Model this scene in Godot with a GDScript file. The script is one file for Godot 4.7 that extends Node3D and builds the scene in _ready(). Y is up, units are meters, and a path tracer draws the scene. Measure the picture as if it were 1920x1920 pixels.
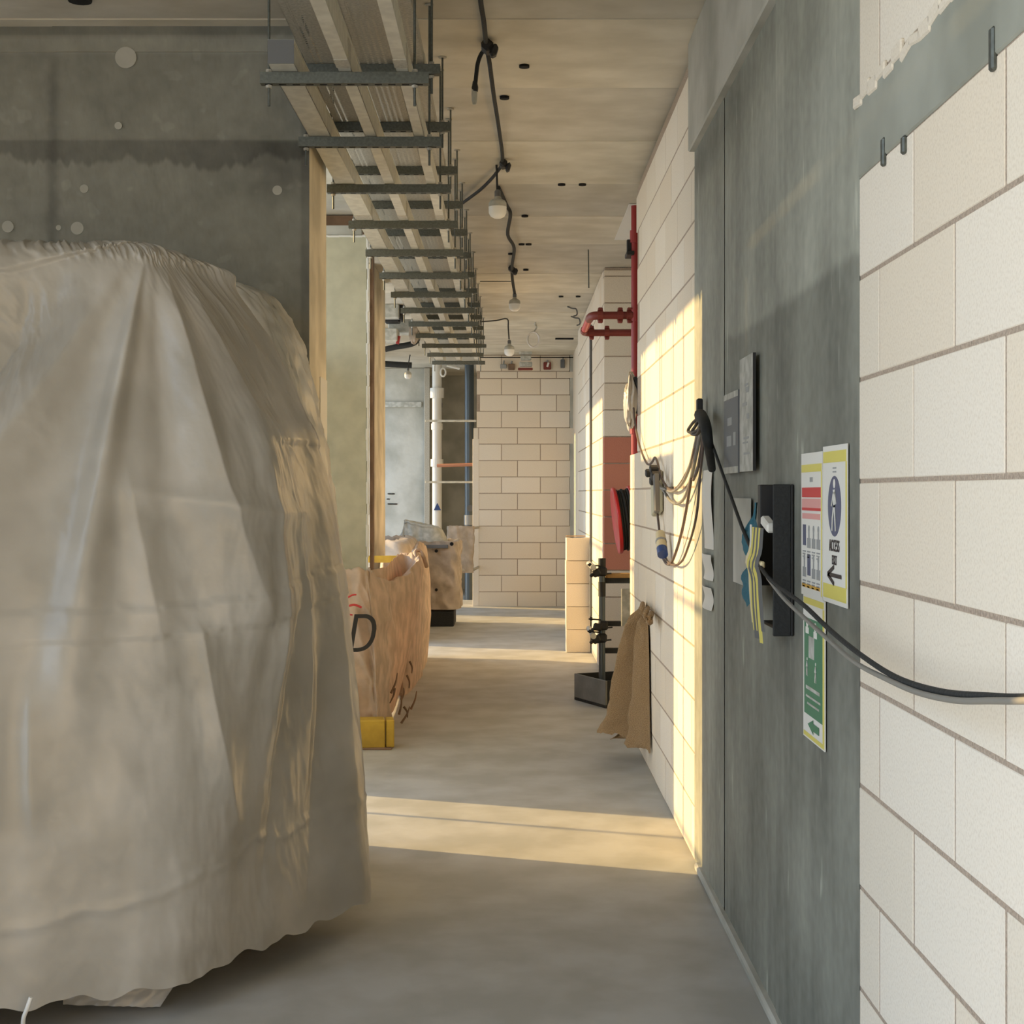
extends Node3D
# A building under construction: a corridor between an open slab edge (left) and block and concrete walls (right).
# Metres, y up, the corridor runs along -z. The eye stands at (0, 1.72, 0).

const XR := 0.8606      # the corridor face of the right-hand walls
const CH := 3.83        # ceiling height
const XS := -2.65       # open slab edge on the left
const EYE := 1.72

var M := {}
var names := {}
var cache := {}
var rng := RandomNumberGenerator.new()
var wob := FastNoiseLite.new()

# ---------------------------------------------------------------- helpers: points
func P(px: float, py: float, d: float) -> Vector3:
	return Vector3((px - 958.0) * d / 2830.0, EYE - (py - 925.0) * d / 2830.0, -d)

func W(px: float, py: float, off := 0.02) -> Vector3:
	return P(px, py, (XR - off) * 2830.0 / (px - 958.0))

# ---------------------------------------------------------------- helpers: naming
func numbered(called: String) -> String:
	if not names.has(called):
		names[called] = 0
		return called
	names[called] += 1
	return "%s_%03d" % [called, names[called]]

func tag(o: Node, label: String, category := "", group := "", kind := "") -> Node:
	if label: o.set_meta("label", label)
	if category: o.set_meta("category", category)
	if group: o.set_meta("group", group)
	if kind: o.set_meta("kind", kind)
	return o

func thing(called: String, label: String, category: String, at := Vector3.ZERO, turn := 0.0, group := "") -> Node3D:
	var o := Node3D.new()
	o.name = numbered(called)
	add_child(o)
	o.position = at
	o.rotation.y = turn
	tag(o, label, category, group)
	return o

func setting(called: String) -> Node3D:
	var o := Node3D.new()
	o.name = numbered(called)
	add_child(o)
	o.set_meta("kind", "structure")
	return o

func put(called: String, mesh: Mesh, m: Material, parent: Node, at := Vector3.ZERO) -> MeshInstance3D:
	var o := MeshInstance3D.new()
	o.mesh = mesh
	o.material_override = m
	o.cast_shadow = GeometryInstance3D.SHADOW_CASTING_SETTING_ON
	o.position = at
	if parent == self:
		o.name = numbered(called)
		add_child(o)
	else:
		var k := 1
		var n := called
		while parent.has_node(NodePath(n)):
			n = "%s_%03d" % [called, k]
			k += 1
		o.name = n
		parent.add_child(o, true)
	return o

func obj(called: String, s: SurfaceTool, m: Material, parent: Node, at := Vector3.ZERO) -> MeshInstance3D:
	s.generate_normals()
	return put(called, s.commit(), m, parent, at)

func solo(called: String, s: SurfaceTool, m: Material, label: String, category: String, group := "") -> MeshInstance3D:
	var o := obj(called, s, m, self)
	tag(o, label, category, group)
	return o

# ---------------------------------------------------------------- helpers: shapes
func mb() -> SurfaceTool:
	var s := SurfaceTool.new()
	s.begin(Mesh.PRIMITIVE_TRIANGLES)
	return s

func face(s: SurfaceTool, p: Array, mid: Vector3) -> void:
	# a convex flat face turned away from mid
	var n: Vector3 = (p[1] - p[0]).cross(p[2] - p[0])
	var c := Vector3.ZERO
	for q in p: c += q
	c /= p.size()
	var q := p.duplicate()
	if n.dot(c - mid) > 0.0: q.reverse()
	s.set_smooth_group(-1)
	for i in range(1, q.size() - 1):
		s.add_vertex(q[0]); s.add_vertex(q[i]); s.add_vertex(q[i + 1])

func box(s: SurfaceTool, c: Vector3, size: Vector3, bev := 0.0, b := Basis()) -> void:
	var h := size * 0.5
	var f := func(x, y, z): return c + b * Vector3(x, y, z)
	if bev <= 0.0:
		for ax in 3:
			for sg in [-1.0, 1.0]:
				var p := []
				for k in [[-1, -1], [1, -1], [1, 1], [-1, 1]]:
					var v := Vector3.ZERO
					v[ax] = sg * h[ax]; v[(ax + 1) % 3] = k[0] * h[(ax + 1) % 3]; v[(ax + 2) % 3] = k[1] * h[(ax + 2) % 3]
					p.append(c + b * v)
				face(s, p, c)
		return
	bev = minf(bev, minf(h.x, minf(h.y, h.z)) * 0.9)
	for ax in 3:
		var a1 := (ax + 1) % 3
		var a2 := (ax + 2) % 3
		for sg in [-1.0, 1.0]:
			var p := []
			for k in [[-1, -1], [1, -1], [1, 1], [-1, 1]]:
				var v := Vector3.ZERO
				v[ax] = sg * h[ax]; v[a1] = k[0] * (h[a1] - bev); v[a2] = k[1] * (h[a2] - bev)
				p.append(c + b * v)
			face(s, p, c)
		for s1 in [-1.0, 1.0]:
			for s2 in [-1.0, 1.0]:
				var p := []
				for k in [[-1, 0], [1, 0], [1, 1], [-1, 1]]:
					var v := Vector3.ZERO
					v[ax] = k[0] * (h[ax] - bev)
					v[a1] = s1 * (h[a1] - (bev if k[1] == 0 else 0.0))
					v[a2] = s2 * (h[a2] - (0.0 if k[1] == 0 else bev))
					p.append(c + b * v)
				face(s, p, c)
	for sx in [-1.0, 1.0]:
		for sy in [-1.0, 1.0]:
			for sz in [-1.0, 1.0]:
				face(s, [f.call(sx * (h.x - bev), sy * (h.y - bev), sz * h.z), f.call(sx * h.x, sy * (h.y - bev), sz * (h.z - bev)), f.call(sx * (h.x - bev), sy * h.y, sz * (h.z - bev))], c)

func span(s: SurfaceTool, a: Vector3, b: Vector3, bev := 0.0) -> void:
	box(s, (a + b) * 0.5, (b - a).abs(), bev)

func ring(c: Vector3, x: Vector3, y: Vector3, r: float, n: int) -> PackedVector3Array:
	var p := PackedVector3Array()
	for i in n:
		var a := TAU * i / n
		p.append(c + (x * cos(a) + y * sin(a)) * r)
	return p

func skin(s: SurfaceTool, rings: Array, smooth := true, c0 := true, c1 := true) -> void:
	# closed rings of equal count joined into a tube
	var n: int = rings[0].size()
	var mid := Vector3.ZERO
	for q in rings[0]: mid += q / n
	var ax := Vector3.ZERO
	for q in rings[1]: ax += q / n
	ax -= mid
	var nn: Vector3 = (rings[0][1] - rings[0][0]).cross(ax)
	var flip: bool = nn.dot((rings[0][0] + rings[0][1]) * 0.5 - mid) > 0.0
	s.set_smooth_group(0 if smooth else -1)
	for k in rings.size() - 1:
		var A: PackedVector3Array = rings[k]
		var B: PackedVector3Array = rings[k + 1]
		for i in n:
			var j := (i + 1) % n
			if flip:
				s.add_vertex(A[i]); s.add_vertex(B[i]); s.add_vertex(A[j]); s.add_vertex(A[j]); s.add_vertex(B[i]); s.add_vertex(B[j])
			else:
				s.add_vertex(A[i]); s.add_vertex(A[j]); s.add_vertex(B[i]); s.add_vertex(A[j]); s.add_vertex(B[j]); s.add_vertex(B[i])
	if c0: face(s, Array(rings[0]), mid + ax * 0.3)
	if c1:
		var last: PackedVector3Array = rings[rings.size() - 1]
		var prev: PackedVector3Array = rings[rings.size() - 2]
		var pm := Vector3.ZERO
		for q in prev: pm += q / n
		face(s, Array(last), pm)

func tube(s: SurfaceTool, pts: Array, r: float, n := 8, r1 := -1.0) -> void:
	var rings := []
	var up := Vector3.UP
	var t0: Vector3 = (pts[1] - pts[0]).normalized()
	if absf(t0.dot(up)) > 0.9: up = Vector3.RIGHT
	var x := t0.cross(up).normalized()
	for i in pts.size():
		var t: Vector3 = (pts[mini(i + 1, pts.size() - 1)] - pts[maxi(i - 1, 0)]).normalized()
		x = (x - t * x.dot(t)).normalized()
		var rr := r if r1 < 0.0 else lerpf(r, r1, float(i) / (pts.size() - 1))
		rings.append(ring(pts[i], x, t.cross(x), rr, n))
	skin(s, rings)

func curve(pts: Array, per := 8) -> Array:
	# Catmull-Rom through the points
	var o := []
	for i in pts.size() - 1:
		var a: Vector3 = pts[maxi(i - 1, 0)]
		var b: Vector3 = pts[i]
		var c: Vector3 = pts[i + 1]
		var d: Vector3 = pts[mini(i + 2, pts.size() - 1)]
		for k in per:
			o.append(b.cubic_interpolate(c, a, d, float(k) / per))
	o.append(pts[pts.size() - 1])
	return o

func lathe(s: SurfaceTool, prof: Array, n := 16, at := Vector3.ZERO, b := Basis()) -> void:
	# prof: Vector2(radius, height) from bottom to top
	var rings := []
	for p in prof:
		rings.append(ring(at + b * Vector3(0, p.y, 0), b.x, b.z, maxf(p.x, 0.0004), n))
	skin(s, rings)

func sheet(nu: int, nv: int, f: Callable, closed := false) -> SurfaceTool:
	# a smooth grid surface: f(u, v) gives the point
	var s := mb()
	s.set_smooth_group(0)
	for j in nv + 1:
		for i in nu + 1:
			var u := float(i % nu if closed else i) / nu
			s.set_uv(Vector2(float(i) / nu, float(j) / nv))
			s.add_vertex(f.call(u, float(j) / nv))
	for j in nv:
		for i in nu:
			var a := j * (nu + 1) + i
			for k in [a, a + nu + 1, a + 1, a + 1, a + nu + 1, a + nu + 2]: s.add_index(k)
	return s

func disc(s: SurfaceTool, c: Vector3, nrm: Vector3, r: float, thick: float, n := 20) -> void:
	var x := nrm.cross(Vector3.UP if absf(nrm.y) < 0.9 else Vector3.RIGHT).normalized()
	skin(s, [ring(c - nrm * thick * 0.5, x, nrm.cross(x), r, n), ring(c + nrm * thick * 0.5, x, nrm.cross(x), r, n)], false)

func wquad(s: SurfaceTool, a: Vector3, b: Vector3, c: Vector3, d: Vector3) -> void:
	# a bottom left, b bottom right, c top right, d top left, seen from the front; uv over it
	s.set_smooth_group(-1)
	var v := [[a, 0, 1], [d, 0, 0], [c, 1, 0], [a, 0, 1], [c, 1, 0], [b, 1, 1]]
	for k in v:
		s.set_uv(Vector2(k[1], k[2])); s.add_vertex(k[0])

# ---------------------------------------------------------------- helpers: materials
func noise(sd: int, freq: float, oct := 4, kind := FastNoiseLite.TYPE_SIMPLEX_SMOOTH) -> FastNoiseLite:
	var n := FastNoiseLite.new()
	n.seed = sd; n.frequency = freq; n.noise_type = kind
	n.fractal_type = FastNoiseLite.FRACTAL_FBM; n.fractal_octaves = oct
	return n

func ntex(sd: int, freq: float, oct: int, lo: Color, hi: Color, gain := 1.6, size := 512, kind := FastNoiseLite.TYPE_SIMPLEX_SMOOTH, power := 1.0) -> ImageTexture:
	var g := noise(sd, freq, oct, kind).get_seamless_image(size, size)
	g.convert(Image.FORMAT_L8)
	var src := g.get_data()
	var out := PackedByteArray()
	out.resize(size * size * 3)
	var lut := []
	for i in 256:
		var t := pow(clampf((i / 255.0 - 0.5) * gain + 0.5, 0, 1), power)
		lut.append(lo.lerp(hi, t))
	for i in size * size:
		var c: Color = lut[src[i]]
		out[i * 3] = c.r8; out[i * 3 + 1] = c.g8; out[i * 3 + 2] = c.b8
	return ImageTexture.create_from_image(Image.create_from_data(size, size, false, Image.FORMAT_RGB8, out))

func mat(c: Color, rough := 0.8, metal := 0.0) -> StandardMaterial3D:
	var m := StandardMaterial3D.new()
	m.albedo_color = c; m.roughness = rough; m.metallic = metal
	return m

func rough_mat(c: Color, rough: float, tex: Texture2D, scale: float, bump: Texture2D = null, depth := 0.2, metal := 0.0) -> StandardMaterial3D:
	var m := mat(c, rough, metal)
	m.albedo_texture = tex
	m.uv1_triplanar = true; m.uv1_world_triplanar = true
	m.uv1_scale = Vector3.ONE * scale
	if bump:
		m.heightmap_enabled = true; m.heightmap_texture = bump; m.heightmap_scale = depth
	return m

func two_sided(m: StandardMaterial3D) -> StandardMaterial3D:
	m.cull_mode = BaseMaterial3D.CULL_DISABLED
	return m

func c8(r: int, g: int, b: int) -> Color:
	return Color8(r, g, b)

func materials() -> void:
	var mott := ntex(3, 0.006, 5, Color(0.84, 0.84, 0.825), Color(1, 1, 1), 1.8)
	var mott2 := ntex(9, 0.012, 5, Color(0.91, 0.905, 0.89), Color(1, 1, 1), 1.6)
	var fine := ntex(5, 0.06, 3, Color(0.86, 0.86, 0.86), Color(1, 1, 1), 1.6)
	var bumpy := ntex(6, 0.05, 4, Color.BLACK, Color.WHITE, 1.4)
	var pores := ntex(7, 0.16, 2, Color(0.955, 0.95, 0.94), Color(1, 1, 1), 2.4, 512, FastNoiseLite.TYPE_SIMPLEX_SMOOTH, 0.35)
	var streak := ntex(12, 0.02, 4, Color(0.93, 0.93, 0.93), Color(1, 1, 1), 1.6)
	M.mott = mott; M.bumpy = bumpy; M.fine = fine
	M.concrete = rough_mat(c8(196, 195, 186), 0.85, mott, 0.35, bumpy, 0.15)
	M.beam = rough_mat(c8(166, 168, 158), 0.8, mott, 0.35, bumpy, 0.1)
	M.ceiling = []
	for k in 4:
		var m := rough_mat([c8(212, 206, 190), c8(204, 198, 184), c8(216, 209, 192), c8(198, 193, 180)][k], 0.8, mott2, 0.3, bumpy, 0.1)
		m.uv1_offset = Vector3(0.13 * k, 0.21 * k, 0.37 * k)
		m.uv1_scale = Vector3(0.3, 0.3, 0.4)
		M.ceiling.append(m)
	M.floor = rough_mat(c8(184, 184, 180), 0.6, ntex(15, 0.010, 6, Color(0.91, 0.905, 0.89), Color(1, 1, 1), 1.8), 0.42, bumpy, 0.06)
	M.block = []
	for k in 4:
		var m := rough_mat([c8(231, 221, 204), c8(227, 217, 200), c8(234, 225, 210), c8(229, 217, 198)][k], 0.92, pores, 1.3, bumpy, 0.04)
		m.uv1_offset = Vector3(0.3 * k, 0.2 * k, 0.1 * k)
		M.block.append(m)
	M.mortar = rough_mat(c8(186, 168, 150), 0.95, fine, 3.0, bumpy, 0.3)
	M.pinkblock = []
	for k in 2:
		M.pinkblock.append(rough_mat([c8(206, 138, 114), c8(200, 132, 110)][k], 0.92, pores, 2.2, bumpy, 0.1))
	M.galv = rough_mat(c8(214, 212, 200), 0.42, ntex(21, 0.03, 3, Color(0.92, 0.92, 0.92), Color(1, 1, 1), 2.0, 256, FastNoiseLite.TYPE_CELLULAR), 2.0, null, 0.0, 0.3)
	M.galv_dull = rough_mat(c8(192, 188, 176), 0.5, fine, 2.0, null, 0.0, 0.3)
	M.strut = rough_mat(c8(104, 108, 103), 0.5, fine, 2.0, null, 0.0, 0.6)
	M.black = mat(c8(28, 28, 29), 0.55)
	M.rubber = rough_mat(c8(40, 42, 42), 0.8, fine, 2.0, bumpy, 0.1)
	M.hole = mat(c8(14, 13, 12), 0.95)
	M.white = mat(c8(226, 226, 222), 0.45)
	M.lamp = mat(c8(238, 238, 234), 0.35)
	M.lamp.backlight_enabled = true; M.lamp.backlight = Color(0.5, 0.5, 0.5)
	M.red = mat(c8(150, 40, 38), 0.38)
	M.redder = mat(c8(205, 44, 42), 0.35)
	M.oxide = mat(c8(122, 48, 40), 0.5)
	M.board = rough_mat(c8(190, 186, 160), 0.6, streak, 0.5, null)
	M.tan = rough_mat(c8(230, 220, 198), 0.85, mott, 0.5, bumpy, 0.1)
	M.brown = rough_mat(c8(138, 112, 92), 0.85, mott, 1.0)
	M.tarp = rough_mat(c8(182, 178, 170), 0.30, ntex(31, 0.006, 4, Color(0.86, 0.855, 0.84), Color(1, 1, 1), 1.7), 0.7, ntex(32, 0.02, 4, Color.BLACK, Color.WHITE, 1.5), 0.14)
	M.tarp.backlight_enabled = true; M.tarp.backlight = Color(0.35, 0.33, 0.3); two_sided(M.tarp)
	M.tarp_lit = M.tarp.duplicate(); M.tarp_lit.albedo_color = c8(226, 223, 214)  # paler copy of the sheeting: bounced light put into its colour
	M.tape = mat(c8(206, 199, 186), 0.35)
	M.sack = rough_mat(c8(218, 196, 174), 0.75, mott, 1.2, ntex(33, 0.03, 4, Color.BLACK, Color.WHITE, 1.5), 0.12)
	M.sack.backlight_enabled = true; M.sack.backlight = Color(0.66, 0.56, 0.45); two_sided(M.sack)
	M.sack2 = rough_mat(c8(196, 180, 162), 0.75, mott, 1.2, ntex(34, 0.03, 4, Color.BLACK, Color.WHITE, 1.5), 0.12)
	M.sack2.backlight_enabled = true; M.sack2.backlight = Color(0.4, 0.33, 0.25); two_sided(M.sack2)
	M.hessian = rough_mat(c8(176, 148, 112), 0.95, ntex(35, 0.12, 2, Color(0.72, 0.7, 0.66), Color(1, 1, 1), 2.2), 3.0, bumpy, 0.4)
	two_sided(M.hessian)
	M.yellow = rough_mat(c8(200, 166, 58), 0.6, mott, 1.2)
	M.timber = rough_mat(c8(170, 134, 82), 0.75, streak, 2.0)
	M.paper = mat(c8(224, 222, 214), 0.7)
	M.paper_grey = rough_mat(c8(192, 192, 184), 0.75, mott, 3.0)
	M.blue_cloth = rough_mat(c8(52, 112, 130), 0.9, fine, 3.0); two_sided(M.blue_cloth)
	M.navy = mat(c8(88, 92, 116), 0.6)
	M.green = mat(c8(66, 124, 92), 0.55)
	M.ink = mat(c8(52, 44, 46), 0.6)
	M.signred = mat(c8(200, 62, 62), 0.6)
	M.signpink = mat(c8(220, 158, 152), 0.6)
	M.signyellow = mat(c8(216, 204, 104), 0.6)
	M.signamber = mat(c8(206, 160, 66), 0.6)
	M.grey = mat(c8(150, 152, 152), 0.6)
	M.greydark = mat(c8(96, 98, 100), 0.6)
	M.cable_grey = mat(c8(128, 126, 120), 0.5)
	M.cable_brown = mat(c8(92, 78, 72), 0.6)
	M.plug_blue = mat(c8(46, 72, 130), 0.45)
	M.cream = mat(c8(214, 200, 160), 0.5)
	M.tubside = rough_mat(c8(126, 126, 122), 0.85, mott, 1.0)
	M.pipe_dark = mat(c8(84, 94, 102), 0.3, 0.5)
	M.orange = mat(c8(180, 122, 90), 0.6)
	M.film = mat(c8(214, 208, 200), 0.3); M.film.backlight_enabled = true; M.film.backlight = Color(0.6, 0.6, 0.6); two_sided(M.film)
	M.glow_sheet = mat(c8(176, 196, 220), 0.6); M.glow_sheet.backlight_enabled = true; M.glow_sheet.backlight = Color(0.8, 0.8, 0.8); two_sided(M.glow_sheet)  # translucent, added out of view for a bluish glow on the stack
	M.screen_cloth = mat(c8(214, 224, 238), 0.6); M.screen_cloth.backlight_enabled = true; M.screen_cloth.backlight = Color(0.95, 0.98, 1.0); two_sided(M.screen_cloth)  # translucent cloth of the added sun screen
	M.clear = mat(Color(0.9, 0.92, 0.92, 0.25), 0.1); M.clear.transparency = BaseMaterial3D.TRANSPARENCY_ALPHA

# ---------------------------------------------------------------- painted concrete: stains and darker bands with shapes of their own
func painted(w: int, h: int, f: Callable) -> ImageTexture:
	var im := Image.create(w, h, false, Image.FORMAT_RGB8)
	for j in h:
		for i in w:
			im.set_pixel(i, j, f.call(float(i) / w, 1.0 - float(j) / h))
	return ImageTexture.create_from_image(im)

func sm(a: float, b: float, x: float) -> float:
	return smoothstep(a, b, x)

# ---------------------------------------------------------------- block walls
func chamfered(size: Vector3, bev: float) -> Mesh:
	var key := "%.3f %.3f %.3f" % [size.x, size.y, size.z]
	if not cache.has(key):
		var s := mb()
		box(s, Vector3.ZERO, size, bev * 0.4)
		s.generate_normals()
		cache[key] = s.commit()
	return cache[key]

func course(parent: Node3D, origin: Vector3, u: Vector3, y0: float, y1: float, u0: float, u1: float, first: float, thick: float, mats: Array, step := 0.6, joint := 0.010) -> void:
	# one course of blocks from u0 to u1 with upright joints at first + k * step
	var n := u.cross(Vector3.UP)
	var cuts := [u0]
	var c := first
	while c < u1 - 0.03:
		if c > u0 + 0.03: cuts.append(c)
		c += step
	cuts.append(u1)
	for i in cuts.size() - 1:
		var a: float = cuts[i] + (joint * 0.5 if i > 0 else 0.0)
		var b: float = cuts[i + 1] - (joint * 0.5 if i < cuts.size() - 2 else 0.0)
		var size := Vector3(b - a, y1 - y0 - joint, thick)
		var o := put("block", chamfered(size, 0.005), mats[rng.randi() % mats.size()], parent)
		o.transform = Transform3D(Basis(u, Vector3.UP, n), origin + u * (a + b) * 0.5 + Vector3.UP * (y0 + y1) * 0.5 + n * (-thick * 0.5 + rng.randf_range(-0.0008, 0.0008)))

# ================================================================= the scene
func _ready() -> void:
	rng.seed = 7
	wob.seed = 4; wob.frequency = 1.0; wob.fractal_octaves = 3
	view_and_light()
	materials()
	shell()
	walls_right()
	walls_left()
	far_end()
	trays()
	sheeted_stack()
	bags()
	alcove()
	wall_fittings()
	festoon()
	far_services()

func view_and_light() -> void:
	var cam := Camera3D.new()
	cam.name = "camera"
	cam.projection = Camera3D.PROJECTION_FRUSTUM
	cam.near = 0.05; cam.far = 200.0
	cam.size = 0.05 * 1920.0 / 2830.0
	cam.frustum_offset = Vector2(2.0, -35.0) * 0.05 / 2830.0
	cam.position = Vector3(0, EYE, 0)
	add_child(cam)
	cam.current = true
	var e := Environment.new()
	var sky := ProceduralSkyMaterial.new()
	sky.sky_top_color = Color(0.74, 0.86, 1.0)
	sky.sky_horizon_color = Color(0.92, 0.965, 1.0)
	sky.sky_curve = 0.25
	sky.sky_energy_multiplier = 1.55
	sky.ground_bottom_color = Color(0.62, 0.64, 0.65)
	sky.ground_horizon_color = Color(0.78, 0.79, 0.79)
	sky.ground_energy_multiplier = 2.0
	sky.sun_angle_max = 30.0
	e.background_mode = Environment.BG_SKY
	e.sky = Sky.new()
	e.sky.sky_material = sky
	e.tonemap_mode = Environment.TONE_MAPPER_LINEAR
	e.tonemap_exposure = 1.05
	e.sdfgi_enabled = true; e.ssao_enabled = true; e.ssil_enabled = true
	var we := WorldEnvironment.new()
	we.name = "world"
	we.environment = e
	add_child(we)
	var sun := DirectionalLight3D.new()
	sun.name = "sun"
	add_child(sun)
	# low in the far left: it shines towards +x and towards the eye
	var d := Vector3(0.9402, 0.0, 0.3404) * cos(deg_to_rad(18.0)) + Vector3.DOWN * sin(deg_to_rad(18.0))
	sun.look_at_from_position(Vector3.ZERO, d, Vector3.UP)
	sun.light_color = Color(1.0, 0.84, 0.56)
	sun.light_energy = 2.35
	sun.light_angular_distance = 0.8
	sun.shadow_enabled = true

# ---------------------------------------------------------------- floor, ceiling, slab edge
func shell() -> void:
	var s := mb()
	span(s, Vector3(XS, -0.3, -28), Vector3(2.2, 0, 7))
	var fl := obj("floor", s, M.floor, self)
	tag(fl, "", "", "", "structure")
	# ceiling: a slab with formwork panel marks below it
	var ce := setting("ceiling")
	s = mb()
	span(s, Vector3(XS, CH + 0.006, -28), Vector3(2.2, CH + 0.3, 7))
	obj("slab", s, M.ceiling[1], ce)
	var zs := [-7.0, -4.6, -2.2, 0.2, 2.6, 4.2, 5.5, 6.72, 7.86, 9.05, 10.3, 11.5, 12.8, 14.5, 15.9, 17.6, 19.4, 21.4, 23.2, 25.6, 28.0]
	for i in zs.size() - 1:
		s = mb()
		var up := 0.0 if i % 2 else 0.003
		span(s, Vector3(XS + 0.01, CH + up, -zs[i + 1] + 0.004), Vector3(2.19, CH + 0.03, -zs[i] - 0.004), 0.002)
		obj("ceiling_panel", s, M.ceiling[(i * 3 + 1) % 4], ce)
	# cast-in sockets
	for q in [[983, 124], [946, 183], [1053, 346], [1092, 346], [984, 405], [978, 458], [991, 458], [1052, 556], [1084, 556], [958, 476], [986, 506], [150, 0]]:
		var d: float = 2.105 * 2830.0 / (925.0 - q[1])
		s = mb()
		disc(s, P(q[0], q[1], d) + Vector3(0, -0.001, 0), Vector3.UP, 0.026 if q[0] != 150 else 0.05, 0.012, 14)
		obj("socket_hole", s, M.hole, ce)
	s = mb()
	span(s, P(1041, 637, 20.6), P(1075, 637, 20.6) + Vector3(0, 0.05, 0.1))
	obj("cast_in_channel", s, M.hole, ce)
	# the end wall behind the viewer
	s = mb()
	span(s, Vector3(XS, 0, 6.7), Vector3(2.2, CH, 7))
	tag(obj("wall_back", s, M.concrete, self), "", "", "", "structure")
	# out of view on the left: an added glowing sheet and added shading piers
	s = mb()
	span(s, Vector3(XS, 0, -6.82), Vector3(XS + 0.01, CH, -3.4))
	tag(obj("wall_left_glow_sheet", s, M.glow_sheet, self), "", "", "", "structure")
	s = mb()
	span(s, Vector3(XS, 0, -23.4), Vector3(XS + 0.2, CH, -22.0))
	span(s, Vector3(XS, 0, -20.8), Vector3(XS + 0.2, CH, -18.8))
	span(s, Vector3(-1.62, 0, -28), Vector3(-1.5, CH, -25.5))
	tag(obj("wall_left_shade", s, M.concrete, self), "", "", "", "structure")  # unseen piers placed to cut the daylight at the far end
	# scaffold tubes outside the slab edge, whose shade streaks the sunlit wall
	var sc := thing("scaffold_screen", "steel scaffold tubes standing outside the open slab edge", "scaffold", Vector3(-3.0, 0, 0))
	for z in [8.93, 9.40, 10.02, 10.12, 11.1, 12.0, 13.4, 14.8, 16.2]:
		s = mb()
		tube(s, [Vector3(0, -0.6, -z), Vector3(0, 5.2, -z)], 0.02, 8)
		obj("upright", s, M.galv_dull, sc)
	for y in [1.35, 2.5]:
		s = mb()
		tube(s, [Vector3(0.06, y, -8.2), Vector3(0.06, y, -18)], 0.02, 8)
		obj("ledger", s, M.galv_dull, sc)

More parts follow.
